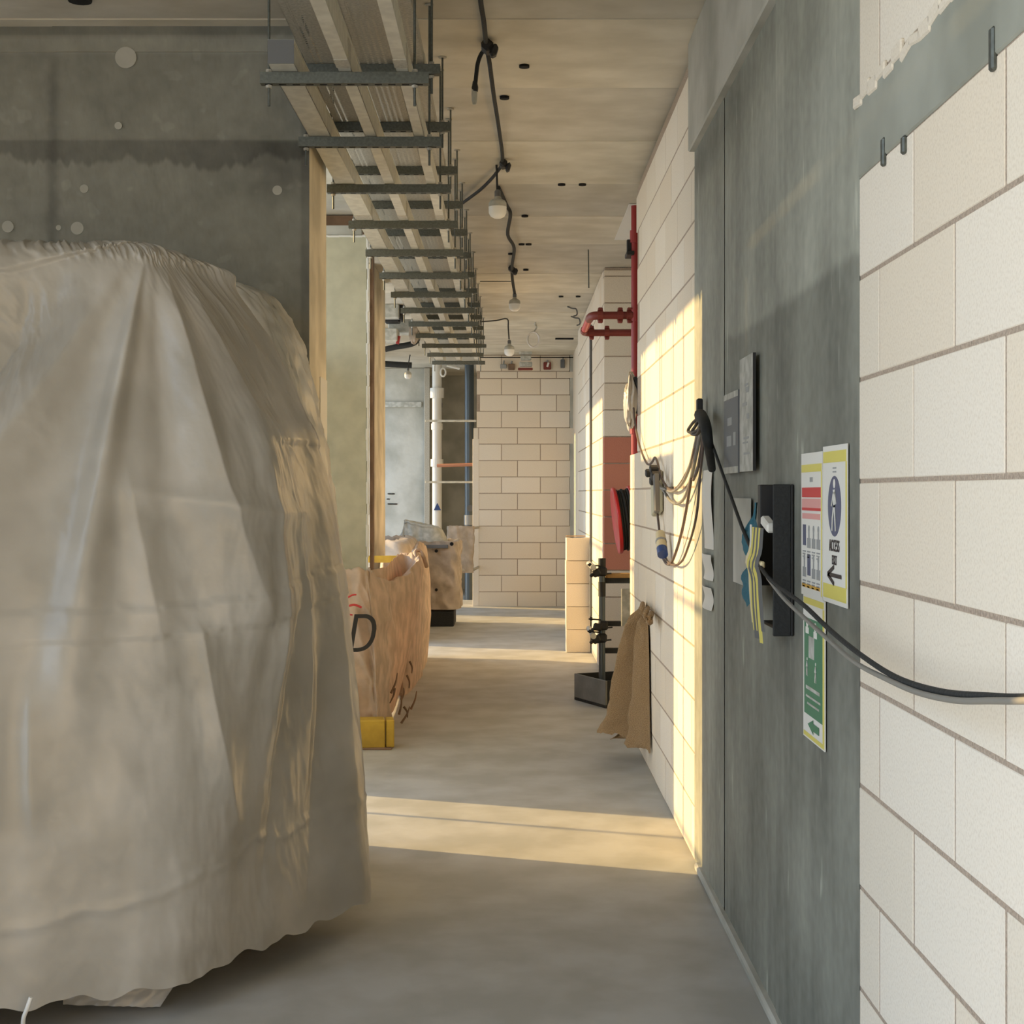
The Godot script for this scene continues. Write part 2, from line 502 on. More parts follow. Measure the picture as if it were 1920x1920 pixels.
# ---------------------------------------------------------------- right-hand walls
func walls_right() -> void:
	var s: SurfaceTool
	# near block wall, with a concrete tie beam at 2.5 to 2.7 m
	var nw := setting("wall_right_near")
	var o := Vector3(XR, 0, -3.724)
	var u := Vector3(0, 0, 1)
	for k in 14:
		var y0 := 0.25 * k
		var y1 := y0 + 0.25
		if k >= 10:
			y0 = 2.70 + 0.25 * (k - 10); y1 = minf(y0 + 0.25, CH)
		course(nw, o, u, y0, y1, 0.0, 3.3, 0.498 if k % 2 else 0.198, 0.19, M.block)
	course(nw, o, u, 3.70, CH, 0.0, 3.3, 0.498, 0.19, M.block)
	s = mb()
	span(s, Vector3(XR + 0.0014, 0, -3.724), Vector3(XR + 0.185, CH, -0.42))
	obj("mortar", s, M.mortar, nw)
	s = mb()
	span(s, Vector3(XR - 0.004, 2.497, -3.724), Vector3(XR + 0.19, 2.695, -0.42), 0.004)
	obj("tie_beam", s, M.beam, nw)
	s = mb()
	for i in 40:
		var z := -3.72 + i * 0.075
		var b := Basis(Vector3.RIGHT, rng.randf_range(-0.2, 0.2))
		box(s, Vector3(XR - 0.003, 2.695 + rng.randf_range(-0.014, 0.006), z), Vector3(0.012, rng.randf_range(0.02, 0.045), 0.085), 0.004, b)
	tag(obj("mortar_smear", s, M.block[1], nw), "", "", "", "stuff")
	for q in [[1657, 285, 0.05], [1695, 272, 0.03], [1862, 92, 0.06]]:
		s = mb()
		var p := W(q[0], q[1], 0.004)
		box(s, p, Vector3(0.012, q[2] * 1.3, 0.022), 0.004)
		obj("steel_tie", s, M.strut, nw)
	s = mb()
	span(s, Vector3(XR, 0, -0.42), Vector3(XR + 0.2, CH, 7))
	tag(obj("wall_right_behind", s, M.block[0], self), "", "", "", "structure")
	# cast concrete wall in three shutter panels
	var n1 := noise(41, 1.0, 5)
	var n2 := noise(42, 1.0, 4)
	var tex := painted(640, 640, func(a: float, b: float) -> Color:
		# a: 0 far to 1 near along the wall (3.36 m), b: height share
		var z := a * 3.36
		var y := b * CH
		var v := 0.80 + 0.16 * n1.get_noise_2d(z * 1.6, y * 0.9) + 0.05 * n2.get_noise_2d(z * 9.0, y * 0.9)
		v += 0.05 * n2.get_noise_2d(z * 14.0, y * 14.0)
		var line := 2.32 + 0.05 * sm(1.6, 0.4, z) + 0.012 * n2.get_noise_2d(z * 6.0, 5.0)
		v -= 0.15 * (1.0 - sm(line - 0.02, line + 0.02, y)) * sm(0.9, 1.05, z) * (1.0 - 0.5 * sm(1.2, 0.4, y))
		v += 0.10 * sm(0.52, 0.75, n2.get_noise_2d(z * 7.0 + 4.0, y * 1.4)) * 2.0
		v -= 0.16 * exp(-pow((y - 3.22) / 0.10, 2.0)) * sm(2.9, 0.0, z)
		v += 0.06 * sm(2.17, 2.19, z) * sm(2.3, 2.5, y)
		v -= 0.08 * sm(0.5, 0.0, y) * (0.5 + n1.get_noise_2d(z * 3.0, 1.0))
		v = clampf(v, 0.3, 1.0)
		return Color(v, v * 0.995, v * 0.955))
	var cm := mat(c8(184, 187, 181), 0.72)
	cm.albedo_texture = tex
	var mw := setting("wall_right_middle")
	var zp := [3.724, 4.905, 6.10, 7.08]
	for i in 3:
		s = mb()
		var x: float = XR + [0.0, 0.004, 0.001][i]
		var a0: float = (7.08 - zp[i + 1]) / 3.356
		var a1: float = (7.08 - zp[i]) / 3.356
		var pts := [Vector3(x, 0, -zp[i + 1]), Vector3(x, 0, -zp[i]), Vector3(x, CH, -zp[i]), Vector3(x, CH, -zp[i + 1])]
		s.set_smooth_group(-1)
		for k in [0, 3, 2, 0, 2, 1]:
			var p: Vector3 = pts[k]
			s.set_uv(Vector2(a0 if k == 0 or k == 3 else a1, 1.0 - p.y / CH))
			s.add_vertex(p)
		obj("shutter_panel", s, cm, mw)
	s = mb()
	span(s, Vector3(XR + 0.005, 0, -7.08), Vector3(XR + 0.3, CH, -3.724))
	obj("core", s, M.concrete, mw)
	s = mb()
	span(s, Vector3(XR - 0.03, 3.32, -7.08), Vector3(XR + 0.2, CH, -3.724), 0.006)
	obj("beam", s, M.concrete, mw)
	s = mb()
	span(s, Vector3(XR - 0.022, 0, -6.9), Vector3(XR + 0.1, 0.035, -3.73), 0.008)
	obj("kicker", s, M.concrete, mw)
	# far block wall with a toothed end
	var fw := setting("wall_right_far")
	o = Vector3(XR, 0, -10.9)
	for k in 15:
		var y0 := 0.25 * k
		var y1 := minf(y0 + 0.25, CH - 0.03)
		if y1 - y0 < 0.05: continue
		var e: float = 0.0 if k < 8 else [0.62, 0.95, 0.62, 0.80, 0.62, 0.75, 0.55][(k - 8) % 7]
		if k == 10: y1 = 2.75
		course(fw, o, u, y0, y1, e, 3.82, 0.4 if k % 2 else 0.7, 0.19, M.block)
	s = mb()
	span(s, Vector3(XR + 0.0014, 0, -10.89), Vector3(XR + 0.18, 1.99, -7.08))
	span(s, Vector3(XR + 0.0014, 1.99, -10.27), Vector3(XR + 0.18, CH - 0.03, -7.08))
	obj("mortar", s, M.mortar, fw)

# ---------------------------------------------------------------- left-hand walls
func walls_left() -> void:
	var s: SurfaceTool
	var n1 := noise(51, 1.0, 5)
	var n2 := noise(52, 1.0, 3)
	# dark cast wall that faces the eye; x from -2.65 to -0.911, y 0..3.83
	var x0 := XS
	var x1 := -0.911
	var tex := painted(640, 800, func(a: float, b: float) -> Color:
		var x := lerpf(x0, x1, a)
		var y := b * CH
		var v := 0.80 + 0.10 * n1.get_noise_2d(x * 1.5, y * 1.5) + 0.05 * n1.get_noise_2d(x * 9.0, y * 9.0)
		var edge := 3.29 + 0.09 * n2.get_noise_2d(x * 4.0, 3.0) + 0.025 * n2.get_noise_2d(x * 17.0, 1.0)
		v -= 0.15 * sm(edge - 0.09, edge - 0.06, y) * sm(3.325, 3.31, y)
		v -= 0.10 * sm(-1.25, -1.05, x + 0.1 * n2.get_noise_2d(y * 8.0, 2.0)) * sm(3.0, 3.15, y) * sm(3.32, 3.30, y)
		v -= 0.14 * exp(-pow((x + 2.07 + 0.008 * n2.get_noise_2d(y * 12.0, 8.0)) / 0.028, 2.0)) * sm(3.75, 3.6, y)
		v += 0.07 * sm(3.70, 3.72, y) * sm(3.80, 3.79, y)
		v -= 0.10 * sm(3.77, 3.80, y)  # darker along the top edge
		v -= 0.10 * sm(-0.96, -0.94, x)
		v += 0.05 * sm(0.45, 0.6, n2.get_noise_2d(x * 5.0 + 9.0, y * 5.0))
		v = clampf(v, 0.25, 1.0)
		return Color(v, v * 0.99, v * 0.93))
	var dm := mat(c8(176, 178, 178), 0.85)
	dm.albedo_texture = tex
	dm.heightmap_enabled = true; dm.heightmap_texture = M.bumpy; dm.heightmap_scale = 0.2
	var lw := setting("wall_left")
	# shutter panels above and below the board mark, either side of the upright mark
	var xs := [x0, -2.072, x1]
	var ys := [0.0, 3.318, 3.715, CH]
	for i in 2:
		for j in 3:
			s = mb()
			var z: float = -6.82 + [0.0, -0.006, -0.002, 0.004, -0.003, 0.002][i * 3 + j]
			var q := [Vector3(xs[i], ys[j], z), Vector3(xs[i + 1], ys[j], z), Vector3(xs[i + 1], ys[j + 1], z), Vector3(xs[i], ys[j + 1], z)]
			s.set_smooth_group(-1)
			for k in [0, 3, 2, 0, 2, 1]:
				var p: Vector3 = q[k]
				s.set_uv(Vector2((p.x - x0) / (x1 - x0), 1.0 - p.y / CH))
				s.add_vertex(p)
			obj("shutter_panel", s, dm, lw)
	s = mb()
	span(s, Vector3(x0, 0, -7.45), Vector3(x1, CH, -6.827), 0.006)
	obj("core", s, M.tan, lw)
	for q in [[15, 425, 11], [145, 428, 12], [158, 354, 8], [520, 357, 9], [236, 108, 20], [222, 236, 7], [110, 427, 5]]:
		s = mb()
		disc(s, P(q[0], q[1], 6.816), Vector3(0, 0, 1), q[2] * 6.82 / 2830.0, 0.006, 22)
		obj("tie_hole_plug", s, M.concrete, lw)
	# closing boards behind it, and the concrete over them
	var pw := setting("wall_left_panel")
	s = mb()
	span(s, Vector3(-2.2, 0, -11.16), Vector3(-1.06, 3.61, -11.10), 0.004)
	obj("board", s, M.board, pw)
	s = mb()
	for i in 46:
		var y := 0.035 + i * 0.0785
		box(s, Vector3(-1.052 + rng.randf_range(-0.005, 0.004), y, -11.098), Vector3(rng.randf_range(0.012, 0.022), 0.084, 0.02), 0.003)
	for i in 7:
		box(s, Vector3(-1.56 + i * 0.085, 3.613 + rng.randf_range(-0.004, 0.004), -11.098), Vector3(0.09, 0.014, 0.02), 0.003)
	tag(obj("sealant_bead", s, M.paper, pw), "", "", "", "stuff")
	s = mb()
	span(s, Vector3(-1.04, 0, -11.22), Vector3(-1.015, 3.5, -11.12), 0.003)
	obj("edge_angle", s, M.brown, pw)
	s = mb()
	span(s, Vector3(-2.2, 3.62, -11.20), Vector3(-1.10, 3.69, -11.10))
	obj("rail", s, M.concrete, pw)
	s = mb()
	span(s, Vector3(-2.2, 3.69, -11.50), Vector3(-1.12, 3.825, -11.44))
	obj("recess_back", s, M.brown, pw)
	# jamb column further on
	var jc := setting("wall_left_column")
	s = mb()
	span(s, Vector3(-2.0, 0, -15.15), Vector3(-1.262, CH, -13.85), 0.006)
	obj("core", s, M.tan, jc)
	# an unseen translucent screen, added to block and soften low sun, behind the closing boards
	var ds := thing("sun_screen", "tall unseen translucent screen added behind the closing boards to soften the sun", "screen")
	for i in 5:
		if i == 0: continue
		s = mb()
		span(s, Vector3(-1.545, 0.01, -11.64 + i * 0.56), Vector3(-1.54, 2.77, -11.64 + i * 0.56 + 0.555), 0.0)
		obj("sheet", s, M.screen_cloth, ds)
		s = mb()
		span(s, Vector3(-1.57, 0, -12.21 + i * 0.66), Vector3(-1.545, 2.79, -12.18 + i * 0.66), 0.003)
		obj("post", s, M.timber, ds)
	# a pale strip in place of the bright sunlit spot on the jamb
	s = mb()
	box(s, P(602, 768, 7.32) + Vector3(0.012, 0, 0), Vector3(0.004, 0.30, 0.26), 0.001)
	solo("sun_spot_strip", s, M.paper, "pale strip painted as the sunlit spot on the jamb beside the sheeted stack", "notice")

# ---------------------------------------------------------------- the far end
func far_end() -> void:
	var s: SurfaceTool
	var u := Vector3(1, 0, 0)
	var k1 := 23.0 / 2830.0
	var w := setting("wall_far")
	var o := Vector3(0, -0.03, -23)
	var tops := []
	for k in 14: tops.append([0.25 * k, 0.25 * k + 0.25])
	tops.append([3.5, 3.61]); tops.append([3.61, 3.855])
	for k in tops.size():
		var odd: bool = k % 2 == 1
		var l := (888.0 if tops[k][0] < 2.55 else (894.0 if odd else 900.0)) - 958.0
		var r := (1068.0 if odd else 1075.0) - 958.0
		if k == 15: l = 893 - 958.0
		var first := ((942.0 if odd else 972.0) - 958.0) * k1 - 1.2
		course(w, o, u, tops[k][0], tops[k][1], l * k1, r * k1, first, 0.19, M.block, 0.593, 0.012)
	s = mb()
	span(s, Vector3(-64 * k1, 0, -23.18), Vector3(109 * k1, CH, -23.006))
	obj("mortar", s, M.mortar, w)
	s = mb()
	span(s, Vector3(-72 * k1, 0, -23.1), Vector3(-60 * k1, 2.55, -22.994), 0.004)
	obj("reveal_strip", s, M.block[2], w)
	# side wall past the alcove, near and set-back parts
	var sw := setting("wall_right_end")
	o = Vector3(XR + 0.01, 0, -19.6)
	for k in 15:
		var y0 := 0.25 * k
		var y1 := minf(y0 + 0.25, CH)
		course(sw, o, Vector3(0, 0, 1), y0, y1, 0.0, 5.305, 0.3 if k % 2 else 0.6, 0.19, M.block, 0.6, 0.012)
	course(sw, o, Vector3(0, 0, 1), 3.5, CH, 0.0, 5.305, 0.3, 0.19, M.block, 0.6, 0.012)
	s = mb()
	span(s, Vector3(XR + 0.016, 0, -19.58), Vector3(XR + 0.2, CH, -14.3))
	obj("mortar", s, M.mortar, sw)
	s = mb()
	tube(s, [Vector3(XR - 0.004, 0.4, -16.2), Vector3(XR - 0.004, CH - 0.3, -16.2)], 0.014, 8)
	obj("movement_joint", s, M.greydark, sw)
	s = mb()
	span(s, Vector3(XR + 0.085, 0, -23), Vector3(XR + 0.3, CH, -19.6))
	tag(obj("wall_right_last", s, M.block[1], self), "", "", "", "structure")
	# alcove: front-facing return wall and its back
	var aw := setting("wall_alcove")
	o = Vector3(XR + 0.01, 0, -14.1)
	for k in 15:
		var y0 := 0.25 * k
		course(aw, o, u, y0, minf(y0 + 0.25, CH - 0.02), 0.0, 1.0, 0.32 if k % 2 else 0.02, 0.19, M.pinkblock if k >= 4 and k <= 8 else M.block, 0.6, 0.011)
	course(aw, o, u, 3.75, CH - 0.02, 0.0, 1.0, 0.32, 0.1, M.block, 0.6, 0.011)
	s = mb()
	span(s, Vector3(XR + 0.016, 0, -14.28), Vector3(XR + 1.2, CH, -14.106))
	obj("mortar", s, M.mortar, aw)
	s = mb()
	span(s, Vector3(XR + 1.0, 0, -14.2), Vector3(XR + 1.2, CH, -7.0))
	obj("back", s, M.concrete, aw)
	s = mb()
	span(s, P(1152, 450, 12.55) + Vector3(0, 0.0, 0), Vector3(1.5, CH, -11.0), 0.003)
	obj("soffit_board", s, M.white, aw)  # pale board, made white to carry the skylight on the soffit
	# concrete beyond, on the left
	var bw := setting("wall_beyond")
	s = mb()
	span(s, Vector3(-3.2, 0, -25.8), Vector3(-1.41, CH, -25.4), 0.01)
	obj("pier", s, M.concrete, bw)
	s = mb()
	span(s, Vector3(-1.6, 0, -27.4), Vector3(2.2, CH, -27.1))
	obj("back", s, M.concrete, bw)
	s = mb()
	span(s, Vector3(-3.2, 3.17, -25.4), Vector3(-1.5, 3.26, -25.36), 0.006)
	obj("band", s, M.paper_grey, bw)
	s = mb()
	span(s, Vector3(0.9, 0, -27.2), Vector3(1.2, CH, -23))
	obj("side", s, M.concrete, bw)
	# a short pier of blocks and the boards lying before the far wall
	var pier := thing("block_pier", "short free-standing pier of five pale blocks beside the guard rail", "pier", Vector3.ZERO)
	for k in 5:
		var c := P(1084.5, 1200.5 - 42.8 * k, 16.3)
		var b := put("block", chamfered(Vector3(0.262, 0.243, 0.30), 0.006), M.block[k % 4], pier, c + Vector3(rng.randf_range(-0.003, 0.003), 0, -0.15))
		b.position.y = 0.124 + 0.2475 * k
	s = mb()
	span(s, P(1062, 1006, 16.35), P(1096, 1004, 16.6), 0.004)
	solo("offcut", s, M.timber, "thin timber offcut lying on top of the short block pier", "offcut")
	s = mb()
	span(s, P(892, 1153, 22.3), P(1054, 1146, 22.3) + Vector3(0, 0, -0.12), 0.01)
	solo("floor_board", s, M.yellow, "long yellowish board lying along the foot of the far block wall", "board")
	s = mb()
	tube(s, [P(894, 1153, 22.1), P(962, 1155, 22.1)], 0.018, 8)
	solo("floor_rod", s, M.brown, "dark rod lying on the floor before the yellowish board", "rod")

# ---------------------------------------------------------------- cable trays and their hangers
func perforated(w: float, length: float, step: float, margin: float, lip: float) -> Mesh:
	# a tray floor with punched holes and two turned-up lips, laid along z from 0 to -length
	var s := mb()
	s.set_smooth_group(-1)
	var nx := int((w - 2.0 * margin) / step)
	var nz := int(length / step)
	var m := (w - nx * step) * 0.5
	var h := step * 0.5
	var r := step * 0.24
	for i in nx:
		for k in nz:
			var c := Vector3(-w * 0.5 + m + (i + 0.5) * step, 0, -(k + 0.5) * step)
			if i == nx / 2 or (i == nx / 2 + 1):
				for q in [[-1, -1], [1, -1], [1, 1], [-1, -1], [1, 1], [-1, 1]]: s.add_vertex(c + Vector3(q[0] * h, 0, q[1] * h))
				continue
			var o := []
			var q := []
			for a in 8:
				var t := TAU * (a + 0.5) / 8.0
				o.append(c + Vector3(cos(t), 0, sin(t)) * r)
				var d := Vector3(cos(t), 0, sin(t))
				q.append(c + d * (h / maxf(absf(d.x), absf(d.z))))
			for a in 8:
				var b := (a + 1) % 8
				s.add_vertex(o[a]); s.add_vertex(q[a]); s.add_vertex(q[b]); s.add_vertex(o[a]); s.add_vertex(q[b]); s.add_vertex(o[b])
				if a % 2 == 0:
					var corner: Vector3 = c + Vector3(signf(q[a].x + q[b].x - 2.0 * c.x) * h, 0, signf(q[a].z + q[b].z - 2.0 * c.z) * h)
					s.add_vertex(q[a]); s.add_vertex(corner); s.add_vertex(q[b])
	for sg in [-1.0, 1.0]:
		span(s, Vector3(sg * (w * 0.5 - m), -0.0007, -length), Vector3(sg * w * 0.5, 0.0007, 0))
		span(s, Vector3(sg * w * 0.5 - 0.001, -0.0007, -length), Vector3(sg * w * 0.5 + 0.001, lip, 0))
		span(s, Vector3(sg * (w * 0.5 - 0.012), lip - 0.0015, -length), Vector3(sg * w * 0.5, lip, 0))
	s.generate_normals()
	return s.commit()

func make_hanger(y: float, x0: float, x1: float, r0: float, r1: float, label: String, group: String) -> Node3D:
	# origin on the ceiling above the middle of the corridor; the channel hangs on two threaded rods
	var t := thing("trapeze_hanger", label, "hanger", Vector3.ZERO, 0.0, group)
	var s := mb()
	span(s, Vector3(x0, y - 0.041, -0.0205), Vector3(x1, y - 0.0385, 0.0205))
	span(s, Vector3(x0, y - 0.041, -0.0205), Vector3(x1, y, -0.018))
	span(s, Vector3(x0, y - 0.041, 0.018), Vector3(x1, y, 0.0205))
	span(s, Vector3(x0, y - 0.0025, -0.018), Vector3(x1, y, -0.011))
	span(s, Vector3(x0, y - 0.0025, 0.011), Vector3(x1, y, 0.018))
	obj("strut_channel", s, M.strut, t)
	s = mb()
	var x := x0 + 0.03
	while x < x1 - 0.03:
		box(s, Vector3(x, y - 0.0412, 0), Vector3(0.026, 0.001, 0.013))
		x += 0.05
	tag(obj("slot_row", s, M.hole, t), "", "", "", "stuff")
	for rx in [r0, r1]:
		s = mb()
		tube(s, [Vector3(rx, y - 0.12, 0), Vector3(rx, CH + 0.01, 0)], 0.0055, 6)
		var rod := obj("threaded_rod", s, M.strut, t)
		for ny in [y - 0.049, y + 0.008]:
			s = mb()
			disc(s, Vector3(rx, ny, 0), Vector3.UP, 0.012, 0.010, 6)
			obj("nut", s, M.galv_dull, rod)
		s = mb()
		disc(s, Vector3(rx, CH - 0.003, 0), Vector3.UP, 0.02, 0.006, 10)
		obj("washer", s, M.galv_dull, rod)
	return t

func trunking(x0: float, x1: float, y0: float, h: float, z0: float, z1: float, label: String) -> void:
	var t := thing("cable_trunking", label, "trunking")
	var z := z0
	if z0 > 5.0:
		var s := mb()
		span(s, Vector3(x0, y0 - 0.001, -z0), Vector3(x1, y0 + h, -z0 + 0.002))
		obj("end_cap", s, M.greydark, t)
	while z < z1 - 0.1:
		var e := minf(z + 3.0, z1)
		var s := mb()
		var th := 0.0014
		span(s, Vector3(x0, y0, -e + 0.001), Vector3(x1, y0 + th, -z - 0.001))
		span(s, Vector3(x0, y0, -e + 0.001), Vector3(x0 + th, y0 + h, -z - 0.001))
		span(s, Vector3(x1 - th, y0, -e + 0.001), Vector3(x1, y0 + h, -z - 0.001))
		obj("length", s, M.galv, t)
		s = mb()
		span(s, Vector3(x0 - 0.001, y0 + h, -e + 0.001), Vector3(x1 + 0.001, y0 + h + th, -z - 0.001))
		span(s, Vector3(x1, y0 + h - 0.014, -e + 0.001), Vector3(x1 + 0.0015, y0 + h, -z - 0.001))
		obj("lid", s, M.galv, t)
		if e < z1:
			s = mb()
			span(s, Vector3(x0 - 0.002, y0 - 0.002, -e - 0.05), Vector3(x1 + 0.002, y0, -e + 0.05))
			span(s, Vector3(x1, y0, -e - 0.05), Vector3(x1 + 0.002, y0 + h * 0.8, -e + 0.05))
			obj("coupler", s, M.galv_dull, t)
		z = e

func trays() -> void:
	var ya := EYE + 1.536
	var yb := EYE + 1.79
	var ord := ["nearest", "second", "third", "fourth", "fifth", "sixth", "seventh", "eighth", "ninth", "tenth", "eleventh", "twelfth", "thirteenth"]
	var ha := make_hanger(ya, -0.915, -0.300, -0.885, -0.352, "x", "lower trapeze hangers")
	var hb := make_hanger(yb, -0.90, -0.295, -0.87, -0.331, "x", "upper trapeze hangers")
	for k in 13:
		var a: Node3D = ha
		var b: Node3D = hb
		if k > 0:
			a = ha.duplicate(); a.name = numbered("trapeze_hanger"); add_child(a)
			b = hb.duplicate(); b.name = numbered("trapeze_hanger"); add_child(b)
		a.position = Vector3(0, 0, -(5.52 + 1.0 * k))
		b.position = Vector3(0, 0, -(6.31 + 0.985 * k))
		a.set_meta("label", "%s lower steel hanger under the slim trunkings, counted down the corridor" % ord[k])
		b.set_meta("label", "%s upper steel hanger under the perforated trays, counted down the corridor" % ord[k])
	var end := 18.0
	for q in [[0.264, -0.496, "wide perforated steel cable tray on the upper hangers, nearer the lamps"], [0.150, -0.775, "narrow perforated steel cable tray on the upper hangers, away from the lamps"]]:
		var t := thing("cable_tray", q[2], "cable tray", Vector3(q[1], yb + 0.002, 0))
		var mesh := perforated(q[0], 2.0, 0.025, 0.018, 0.05)
		for k in 8:
			put("tray_length", mesh, M.galv_dull, t, Vector3(0, 0, -2.4 - 2.0 * k))
		for k in 7:
			var s := mb()
			for sg in [-1.0, 1.0]:
				span(s, Vector3(sg * (q[0] * 0.5 + 0.002), 0.004, -4.5 - 2.0 * k), Vector3(sg * (q[0] * 0.5 + 0.0045), 0.046, -4.3 - 2.0 * k))
			obj("splice_plate", s, M.galv, t)
	trunking(-0.870, -0.776, ya + 0.002, 0.085, 5.40, end, "broad galvanised trunking on the lower hangers, closed at its near end")
	trunking(-0.628, -0.579, ya + 0.002, 0.10, 2.4, end, "slim galvanised trunking in the middle of the lower hangers")
	trunking(-0.418, -0.373, ya + 0.002, 0.075, 2.4, end, "slim galvanised trunking on the lower hangers, nearest the ceiling lamps")

# ---------------------------------------------------------------- sheeted things
func cr(a: Vector3, b: Vector3, c: Vector3, d: Vector3, t: float) -> Vector3:
	return b.cubic_interpolate(c, a, d, t)

func patch(tab: Array, u: float, v: float, closed: bool) -> Vector3:
	# rows of stations, Catmull-Rom both ways
	var n: int = tab[0].size()
	var m: int = tab.size()
	var fu := u * (n if closed else n - 1)
	var fv := v * (m - 1)
	var i := mini(int(fu), n - 1 if closed else n - 2)
	var j := mini(int(fv), m - 2)
	var o := []
	for k in [j - 1, j, j + 1, j + 2]:
		var row: Array = tab[clampi(k, 0, m - 1)]
		if closed:
			o.append(cr(row[(i - 1 + n) % n], row[i % n], row[(i + 1) % n], row[(i + 2) % n], fu - i))
		else:
			o.append(cr(row[maxi(i - 1, 0)], row[i], row[i + 1], row[mini(i + 2, n - 1)], fu - i))
	return cr(o[0], o[1], o[2], o[3], fv - j)

func tri(x: float, c: float, w: float) -> float:
	# a crisp crease with soft feet
	var t := maxf(0.0, 1.0 - absf(x - c) / (w * 1.8))
	return t * t * (1.35 - 0.35 * t)

func gs(x: float, c: float, w: float) -> float:
	return exp(-pow((x - c) / w, 2.0))

func sheeted_stack() -> void:
	var n1 := noise(61, 1.0, 3)
	var n2 := noise(62, 1.0, 4, FastNoiseLite.TYPE_SIMPLEX_SMOOTH)
	n2.fractal_type = FastNoiseLite.FRACTAL_RIDGED; n2.fractal_octaves = 3
	n1.fractal_octaves = 2
	# stations: back left, front left, front, front right third, near right corner, right side, far right corner, back
	var V := func(x, y, d): return Vector3(x, y, -d)
	var tab := []
	tab.append([V.call(-2.25, .10, 5.95), V.call(-2.05, .11, 4.50), V.call(-1.55, .115, 4.70), V.call(-1.12, .12, 4.92), V.call(-.93, .13, 5.16), V.call(-.735, .125, 5.55), V.call(-.572, .12, 5.98), V.call(-1.3, .11, 6.06)])
	tab.append([V.call(-2.25, .5, 5.95), V.call(-2.04, .5, 4.54), V.call(-1.54, .5, 4.74), V.call(-1.11, .5, 4.95), V.call(-.91, .5, 5.19), V.call(-.745, .5, 5.56), V.call(-.595, .5, 5.98), V.call(-1.3, .5, 6.06)])
	tab.append([V.call(-2.22, 1., 5.95), V.call(-2.03, 1., 4.60), V.call(-1.52, 1., 4.80), V.call(-1.09, 1., 5.00), V.call(-.87, 1., 5.22), V.call(-.75, 1., 5.58), V.call(-.637, 1., 5.98), V.call(-1.3, 1., 6.05)])
	tab.append([V.call(-2.20, 1.4, 5.95), V.call(-2.02, 1.4, 4.68), V.call(-1.50, 1.4, 4.87), V.call(-1.08, 1.4, 5.06), V.call(-.83, 1.4, 5.25), V.call(-.76, 1.4, 5.58), V.call(-.682, 1.4, 5.98), V.call(-1.3, 1.4, 6.04)])
	tab.append([V.call(-2.18, 1.85, 5.95), V.call(-2.02, 1.85, 4.80), V.call(-1.50, 1.85, 4.96), V.call(-1.08, 1.85, 5.12), V.call(-.86, 1.85, 5.30), V.call(-.81, 1.85, 5.58), V.call(-.762, 1.85, 5.94), V.call(-1.3, 1.85, 6.02)])
	tab.append([V.call(-2.15, 2.25, 5.9), V.call(-2.02, 2.25, 4.98), V.call(-1.52, 2.25, 5.08), V.call(-1.18, 2.25, 5.20), V.call(-1.04, 2.25, 5.35), V.call(-.955, 2.25, 5.55), V.call(-.905, 2.25, 5.80), V.call(-1.35, 2.25, 5.98)])
	tab.append([V.call(-2.12, 2.50, 5.85), V.call(-2.02, 2.50, 5.12), V.call(-1.55, 2.50, 5.18), V.call(-1.28, 2.50, 5.25), V.call(-1.19, 2.50, 5.36), V.call(-1.10, 2.49, 5.52), V.call(-1.03, 2.46, 5.68), V.call(-1.4, 2.46, 5.95)])
	tab.append([V.call(-2.10, 2.58, 5.8), V.call(-2.02, 2.585, 5.22), V.call(-1.60, 2.59, 5.26), V.call(-1.34, 2.60, 5.32), V.call(-1.265, 2.60, 5.38), V.call(-1.17, 2.575, 5.50), V.call(-1.07, 2.54, 5.60), V.call(-1.45, 2.55, 5.75)])
	tab.append([V.call(-1.9, 2.60, 5.55), V.call(-1.9, 2.60, 5.45), V.call(-1.6, 2.605, 5.45), V.call(-1.5, 2.605, 5.45), V.call(-1.48, 2.60, 5.48), V.call(-1.45, 2.60, 5.5), V.call(-1.45, 2.59, 5.52), V.call(-1.6, 2.60, 5.55)])
	var f := func(u: float, v: float) -> Vector3:
		var p := patch(tab, u, v, true)
		var c := Vector3(-1.45, p.y, -5.6)
		var out := (p - c); out.y = 0.0
		out = out.normalized()
		var top := sm(2.58, 2.35, p.y)
		var low := sm(0.1, 0.35, p.y)
		# folds that fan out from the peak
		var dx := p.x + 1.265
		var dy := 2.62 - p.y
		var th := atan2(dx, dy + 0.05)
		var rr := sqrt(dx * dx + dy * dy)
		var front := sm(-5.75, -5.3, p.z)
		var amp := sm(0.05, 0.4, rr) * sm(2.2, 0.9, rr)
		var d := 0.0
		d += front * amp * (0.05 * gs(th, -0.10, 0.05) - 0.03 * gs(th, -0.30, 0.11) + 0.034 * tri(th, 0.30, 0.07) - 0.02 * gs(th, 0.14, 0.07) + 0.026 * tri(th, 0.50, 0.06) + 0.02 * tri(th, 0.66, 0.05))
		d -= front * minf(0.24, 0.95 * maxf(0.0, rr * sin(clampf(-th - 0.47, -1.5, 1.5)))) * sm(1.55, 1.85, p.y) * sm(2.56, 2.2, p.y)
		# long soft folds below
		d += 0.014 * n1.get_noise_2d(u * 9.0, p.y * 0.6) * top
		var side := sm(0.47, 0.53, u) * sm(0.88, 0.8, u)
		for k in 5:
			var uc: float = [0.520, 0.560, 0.605, 0.645, 0.69][k]
			var tilt: float = [-0.035, 0.05, -0.045, 0.035, -0.02][k]
			var yc: float = [1.35, 0.85, 1.25, 0.75, 1.1][k]
			d += side * [0.034, -0.03, 0.036, -0.026, 0.02][k] * tri(u, uc + tilt * (p.y - yc), 0.024) * gs(p.y, yc, 0.5)
		d += side * low * 0.004 * (n2.get_noise_2d(u * 16.0 + p.y * 1.3, p.y * 2.0) - 0.35)
